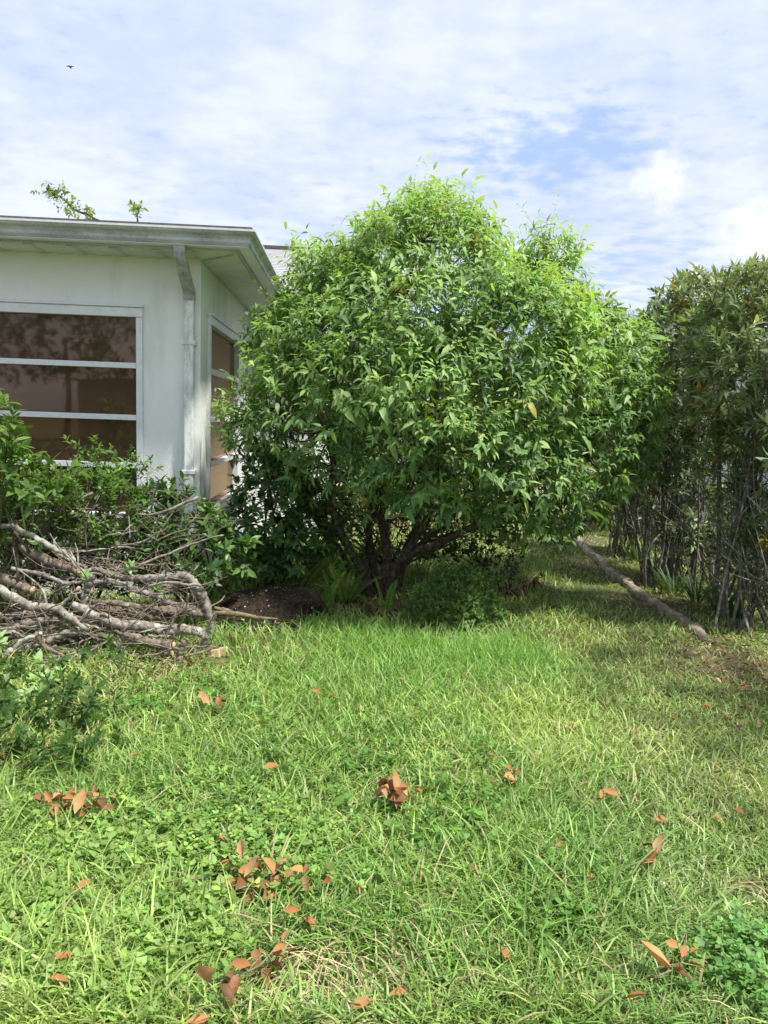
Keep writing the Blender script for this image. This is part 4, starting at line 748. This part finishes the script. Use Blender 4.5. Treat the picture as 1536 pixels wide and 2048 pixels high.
# ================================================================== LAWN
def in_view(x, y, pad=.08):
    d = np.stack([x, y, np.zeros_like(x)], 1)-CAM; z = d@FW; return (np.abs(d@RT/z) < .5+pad) & (d@UPV/z > -.70) & (z > .3)
def keep_off(x, y):
    lx = (x-cx)*math.cos(TH)+(y-cy)*math.sin(TH); ly = -(x-cx)*math.sin(TH)+(y-cy)*math.cos(TH)
    return ~((lx < .02) & (ly > -.02)) & ~((lx < .8) & (ly > YE)) & (((x-cxm)/.40)**2+((y-cym)/.34)**2 > 1) & ~((x > 5.05) & (y > 8.9))
def sample(n, y0, y1, pw=1.6):
    y = (y0**(1-pw)+(y1**(1-pw)-y0**(1-pw))*rng.random(n))**(1/(1-pw)); x = rng.uniform(-.62, .62, n)*y; m = in_view(x, y) & keep_off(x, y); return x[m], y[m]
def blades(x, y, h, w_, lean, curl, c, name, lab, mt=GRASS, cat='grass'):
    n = len(x); a = rng.uniform(0, 6.283, n); t = np.array([0, 0, .4, .4, .75, .75, 1.]); s = np.array([-1, 1, -1, 1, -.75, .75, 0]); 
    ld = np.stack([np.cos(a), np.sin(a)], 1); tw_ = a+math.pi/2+rng.normal(0, .7, n); sx = np.stack([np.cos(tw_), np.sin(tw_)], 1)
    out = (lean[:, None]*t+curl[:, None]*t*t)*h[:, None]; up = h[:, None]*np.sqrt(np.clip(1-(lean[:, None]*t*.5+curl[:, None]*t*.5)**2, .05, 1))*t-h[:, None]*.42*curl[:, None]*t**3
    V = np.empty((n, 7, 3)); V[..., 0] = x[:, None]+out*ld[:, :1]+sx[:, :1]*s*w_[:, None]/2; V[..., 1] = y[:, None]+out*ld[:, 1:]+sx[:, 1:]*s*w_[:, None]/2; V[..., 2] = gh(x, y)[:, None]-.008+up
    o_ = np.arange(n)[:, None, None]*7; F = [(np.array([(0, 1, 3, 2), (2, 3, 5, 4)])[None]+o_).reshape(-1, 4), (np.array([(4, 5, 6)])[None]+o_).reshape(-1, 3)]
    o = obj(name, V.reshape(-1, 3), F, mt, None, np.repeat(c, 7, axis=0)); tag(o, lab, cat, kind='stuff'); return o
def patch(x, y, s, k): return VN[k](x*s+30, y*s+30)
def near(x, y, px, py, r):
    g = G(px, py); return np.exp(-(((x-g[0])**2+(y-g[1])**2)/r**2))
def bare(x, y):
    b = 0
    for px, py, r in ((640, 1960, .16), (500, 2010, .12), (1500, 1790, .10), (430, 1750, .14), (480, 1830, .12), (330, 1640, .12), (900, 1850, .1), (1450, 1330, .35), (1340, 1200, .35), (1230, 1150, .3), (560, 1290, .3), (740, 1220, .35), (1120, 1090, .3), (780, 1960, .12), (420, 1330, .3)): b = b+near(x, y, px, py, r)
    return np.clip(b, 0, 1)
# lawn blades
x, y = sample(225000, 1.45, 16, 1.75); d = patch(x, y, 2.2, 2)*.6+patch(x, y, 6, 3)*.4; m = rng.random(len(x)) < np.clip(.45+d*.8-.75*bare(x, y), .05, 1)*(1-.3*np.clip(near(x, y, 170, 1830, .42)+near(x, y, 420, 1680, .25)+near(x, y, 1480, 1980, .16), 0, 1)); x, y = x[m], y[m]; de = np.min(np.hypot(x[:, None]-ep[None, ::4, 0], y[:, None]-ep[None, ::4, 1]), 1); m = (de > .13) | (rng.random(len(x)) < .4); x, y = x[m], y[m]; n = len(x); print('blades', n)
px_, py_ = project(np.stack([x, y, np.zeros(n)], 1).T.T) if False else (768+FPX*((np.stack([x, y, np.zeros(n)], 1)-CAM)@RT)/((np.stack([x, y, np.zeros(n)], 1)-CAM)@FW), None)
far = np.clip((y-3)/6, 0, 1); tallish = patch(x, y, 1.4, 4)
turf_ = np.clip((x-.22*y)/.5, 0, 1); h = (1-.38*turf_)*(.060+.060*tallish)*np.exp(rng.normal(0, .3, n))*(1-.15*far); wd = (.0048+.0028*rng.random(n))*(1+.8*far)
hue = np.clip(patch(x, y, 1.1, 5)*.7+patch(x, y, 4, 0)*.4+rng.normal(0, .18, n), 0, 1)[:, None]
c = np.array([.14, .285, .058])*(1-hue)+np.array([.42, .52, .16])*hue; c = c*(1-.35*turf_[:, None])+np.array([.25, .34, .14])*.35*turf_[:, None]; c *= np.exp(rng.normal(0, .24, (n, 1))); st = rng.random(n) < .035+.3*bare(x, y)+.07*(patch(x, y, 1.7, 0) > .62); c[st] = np.array([.46, .40, .22])*np.exp(rng.normal(0, .2, (st.sum(), 1)))
blades(x, y, h, wd, rng.uniform(.1, .9, n), rng.uniform(.05, .75, n), c, 'lawn_grass', 'green lawn grass covering the yard')
# taller fine grass in front of the tree and scattered tufts
cl = [(G(px, py)[:2], r, k) for px, py, r, k in ((760, 1300, .35, 900), (900, 1325, .35, 1200), (990, 1310, .3, 800), (690, 1280, .3, 400), (850, 1380, .5, 1200), (1020, 1340, .4, 500), (620, 1330, .4, 400), (540, 1400, .4, 400), (700, 1450, .5, 900), (900, 1480, .5, 800), (1010, 1600, .35, 350), (330, 1560, .35, 400), (180, 1500, .3, 350), (420, 1450, .35, 350), (850, 1750, .3, 380), (330, 1640, .2, 200), (1010, 1750, .3, 300), (620, 1600, .3, 350), (760, 1850, .25, 220), (1150, 1650, .3, 220), (250, 1880, .2, 130), (950, 1950, .2, 180), (1200, 1900, .2, 150), (600, 1950, .15, 90), (480, 1300, .3, 250), (640, 1260, .2, 120))]
xs_, ys_ = [], []
for g, r, k in cl: xs_.append(g[0]+rng.normal(0, r*.6, k)); ys_.append(g[1]+rng.normal(0, r*.6, k))
x = np.concatenate(xs_); y = np.concatenate(ys_); m = keep_off(x, y) & (y > 1.6); x, y = x[m], y[m]; n = len(x); near_f = np.clip((y-2.2)/2.5, .35, 1)
c = np.array([.22, .40, .085])*np.exp(rng.normal(0, .2, (n, 1)))*np.exp(rng.normal(0, .06, (n, 3)))
blades(x, y, rng.uniform(.09, .22, n)*near_f, rng.uniform(.003, .0055, n), rng.uniform(.05, .5, n), rng.uniform(.1, .8, n), c, 'tall_grass', 'taller fine bright grass in loose tufts before the tree')
# straw
x, y = sample(9000, 1.45, 9, 1.7); m = rng.random(len(x)) < .25+.75*bare(x, y)+.2*(patch(x, y, 3, 1) > .6); x, y = x[m], y[m]; n = len(x)
blades(x, y, rng.uniform(.05, .12, n), rng.uniform(.002, .004, n), rng.uniform(.7, 1.3, n), rng.uniform(.2, .8, n), np.array([.50, .43, .25])*np.exp(rng.normal(0, .25, (n, 1))), 'dry_grass', 'dry straw coloured grass lying between the green blades', DEAD)
# broadleaf weeds creeping through the lawn
def weeds(cx_, n, lab, c0, L=.023, name='creeping_weeds'):
    xs_, ys_ = [], []
    for px, py, r, k in cx_: g = G(px, py); kk = int(k*n); xs_.append(g[0]+rng.normal(0, r*.55, kk)); ys_.append(g[1]+rng.normal(0, r*.55, kk))
    x = np.concatenate(xs_); y = np.concatenate(ys_); m = (y > 1.45) & keep_off(x, y); x, y = x[m], y[m]; m = rng.random(len(x)) < np.clip((patch(x, y, 9, 2)-.25)*2.2, .05, 1); x, y = x[m], y[m]; n_ = len(x)
    d = np.stack([rng.normal(0, .3, n_), rng.normal(0, .3, n_), np.ones(n_)], 1); z = gh(x, y)+rng.uniform(.015, .08, n_)
    lv_ = shoots(np.stack([x, y, z], 1), d, 5, rng.uniform(.006, .022, n_), L, L*.68, (.9, 1.5), .12, .15, jitter_col(c0, n_, .18, .06), None, .05, .25); v, f, c = lv_.arrays(); tag(obj(name, v, f, LEAF, None, c), lab, 'weeds', kind='stuff')
weeds([(150, 1800, .28, 1.), (300, 1850, .25, .8), (80, 1900, .2, .8), (250, 1960, .2, .8), (420, 1800, .2, .6), (60, 1700, .25, .6), (380, 1950, .15, .4), (420, 1650, .3, .7), (600, 1690, .2, .5), (160, 2030, .15, .3), (300, 1700, .3, .6), (650, 1770, .15, .25)], 560, 'light green broadleaf weeds creeping through the lawn', (.26, .40, .105))
weeds([(1470, 1950, .14, 1.), (1510, 2010, .10, .8), (1440, 2020, .10, .5), (1520, 1930, .08, .4)], 210, 'dense patch of small green clover leaves at the lawn margin', (.18, .34, .095), .019, 'clover_patch')
weeds([(950, 1640, .3, .5), (1080, 1800, .2, .5), (860, 1650, .25, .5), (1100, 1870, .12, .4), (700, 1560, .3, .5), (540, 1500, .35, .6), (250, 1430, .3, .7), (450, 1420, .3, .6), (1020, 1560, .2, .3), (400, 1380, .3, .6)], 300, 'scattered broadleaf weeds between the taller grass tufts', (.135, .27, .055), .024, 'lawn_weeds')

# litter of old leaves on the bare ground under the tree and along the hedge
xs_, ys_ = [], []
for px, py, r, k in ((1440, 1300, .4, 130), (1340, 1215, .4, 120), (1250, 1150, .4, 90), (1500, 1360, .4, 110), (1440, 1420, .5, 60), (740, 1215, .5, 160), (600, 1260, .3, 90), (480, 1280, .25, 90), (330, 1330, .4, 160), (1150, 1120, .4, 70), (640, 1225, .3, 60)):
    g = G(px, py); xs_.append(g[0]+rng.normal(0, r*.6, k)); ys_.append(g[1]+rng.normal(0, r*.6, k))
x = np.concatenate(xs_); y = np.concatenate(ys_); m = keep_off(x, y); x, y = x[m], y[m]; n = len(x); a = rng.uniform(0, 6.28, n)
lv = Leaves(pos=np.stack([x, y, gh(x, y)+rng.uniform(.012, .045, n)], 1), axis=np.stack([np.cos(a), np.sin(a), rng.normal(0, .2, n)], 1), nrm=np.stack([rng.normal(0, .35, n), rng.normal(0, .35, n), np.ones(n)], 1), L=rng.uniform(.03, .075, n), W=rng.uniform(.010, .024, n), droop=rng.normal(.1, .2, n), fold=rng.uniform(.1, .7, n), col=jitter_col((.20, .125, .07), n, .4, .1))
v, f, c = lv.arrays(); tag(obj('leaf_litter', v, f, DEAD, None, c), 'thin litter of small old leaves under hedge and tree', 'leaf litter', kind='stuff')

# ================================================================== FALLEN LEAVES
BR = (.265, .130, .050)
def fallen(n, px, py, rad, Lr=(.035, .07), c0=BR):
    g = G(px, py, .07); th = rng.uniform(0, 3.14); u = rng.normal(0, rad*1.5, n); q = rng.normal(0, rad*.65, n); x = g[0]+u*math.cos(th)-q*math.sin(th); y = g[1]+u*math.sin(th)+q*math.cos(th); a = rng.uniform(0, 6.28, n)
    return Leaves(pos=np.stack([x, y, gh(x, y)+rng.uniform(.055, .115, n)], 1), axis=np.stack([np.cos(a), np.sin(a), rng.normal(.0, .2, n)], 1), nrm=np.stack([rng.normal(0, .35, n), rng.normal(-.2, .35, n), np.ones(n)], 1),
                  L=rng.uniform(*Lr, n), W=rng.uniform(.018, .032, n), droop=rng.normal(.15, .38, n), fold=rng.uniform(.4, 1.4, n), col=jitter_col(c0, n, .38, .05))
heaps = [(150, 1612, 46, .045, 'loose heap of brown dead leaves in the grass nearest the brush pile'), (790, 1597, 34, .04, 'compact heap of dark brown dead leaves in the middle of the lawn'), (545, 1765, 30, .05, 'dead twig with fanned out brown leaves on the weedy lawn'),
         (530, 1940, 14, .036, 'dead sprig with broad orange brown leaves beside bare soil'), (1372, 1965, 10, .035, 'curled tan dead leaves beside the clover patch'), (1305, 1735, 5, .02, 'few folded brown leaves with one bleached leaf'), (437, 1412, 7, .035, 'small clump of brown leaves in the grass below the heavy log'),
         (1025, 1565, 6, .03, 'small shaded clump of brown leaves among the taller grass tufts'), (20, 1508, 7, .035, 'brown leaves caught under the leafy cuttings')]
for px, py, n, r, lab in heaps:
    lv = fallen(n, px, py, r); ctr = lv.d['pos'].mean(0); T = thing('dead_leaf_sprig', (ctr[0], ctr[1], float(gh(ctr[0], ctr[1]))), lab, 'dead leaves')
    limb(T, [ctr+np.array([-.09, -.05, -.01]), ctr+np.array([0, .0, .0]), ctr+np.array([.05, .10, .012])], (.003, .0015), DEADTWIG, 'twig', 5); pick = rng.random(len(lv)) < .25; lv.d['col'][pick] = jitter_col((.36, .22, .10), int(pick.sum()), .2, .04); single_leaves(lv, T, DEAD, 'dead', nvar=24)
    if 'bleached' in lab: single_leaves(fallen(1, 1315, 1762, .005, c0=(.55, .46, .38)), T, DEAD, 'bleached')
for px, py in ((1340, 1632), (1200, 1605), (1440, 1515), (1050, 1850), (1232, 2005), (700, 2012), (378, 2036), (470, 1682), (182, 1772), (92, 1972), (602, 1420), (730, 1352), (792, 1358), (884, 1305), (890, 1490), (972, 1535), (722, 1762), (640, 1385), (655, 1388), (525, 1545), (1190, 1755), (830, 1585), (1440, 1640), (1010, 1930), (1425, 1400), (470, 1715), (1090, 1690), (1480, 1370), (1500, 1365), (960, 1740), (570, 1840), (610, 1830), (240, 1660), (1265, 1460), (1130, 1420))+tuple((float(a), float(b)) for a, b in zip(rng.uniform(60, 1500, 12), rng.uniform(1380, 2030, 12))):
    lv = fallen(1, px, py, .004, (.04, .07)); lv.d['pos'][:, 2] -= rng.uniform(0, .04); o0 = len(COL.objects); single_leaves(lv, None, DEAD, 'dead', 'fallen_leaf'); tag(COL.objects[-1], 'single brown fallen leaf lying in the lawn grass', 'leaf', 'single fallen leaves on the lawn')

# ------------------------------------------------------------------ a bird high over the roof
pb = P(140, 134, 40.); B_ = thing('flying_bird', pb, 'tiny dark bird gliding high in the cloudy sky', 'bird'); DK = mat('dark feathers', lambda t, b: base(t, b, (.04, .04, .045), .8, .2))
v, f = tube(np.array([(-.02, -.16, 0), (0, -.06, 0), (0, .05, .01), (0, .14, .01), (0, .19, .005)])+pb, [.01, .035, .04, .025, .006], 8); obj('body', v, f, DK, B_)
for s in (-1, 1):
    V = np.array([(0, .06, .01), (s*.10, .07, .05), (s*.20, .03, .03), (s*.19, -.02, .03), (s*.09, -.03, .045), (0, -.05, .01)])+pb; V = np.vstack([V, V-np.array([0, 0, .006])]); F = [(0, 1, 4, 5), (1, 2, 3, 4), (11, 10, 7, 6), (10, 9, 8, 7)]+[(i, (i+1) % 6, (i+1) % 6+6, i+6) for i in range(6)]; obj('wing', V, F, DK, B_)
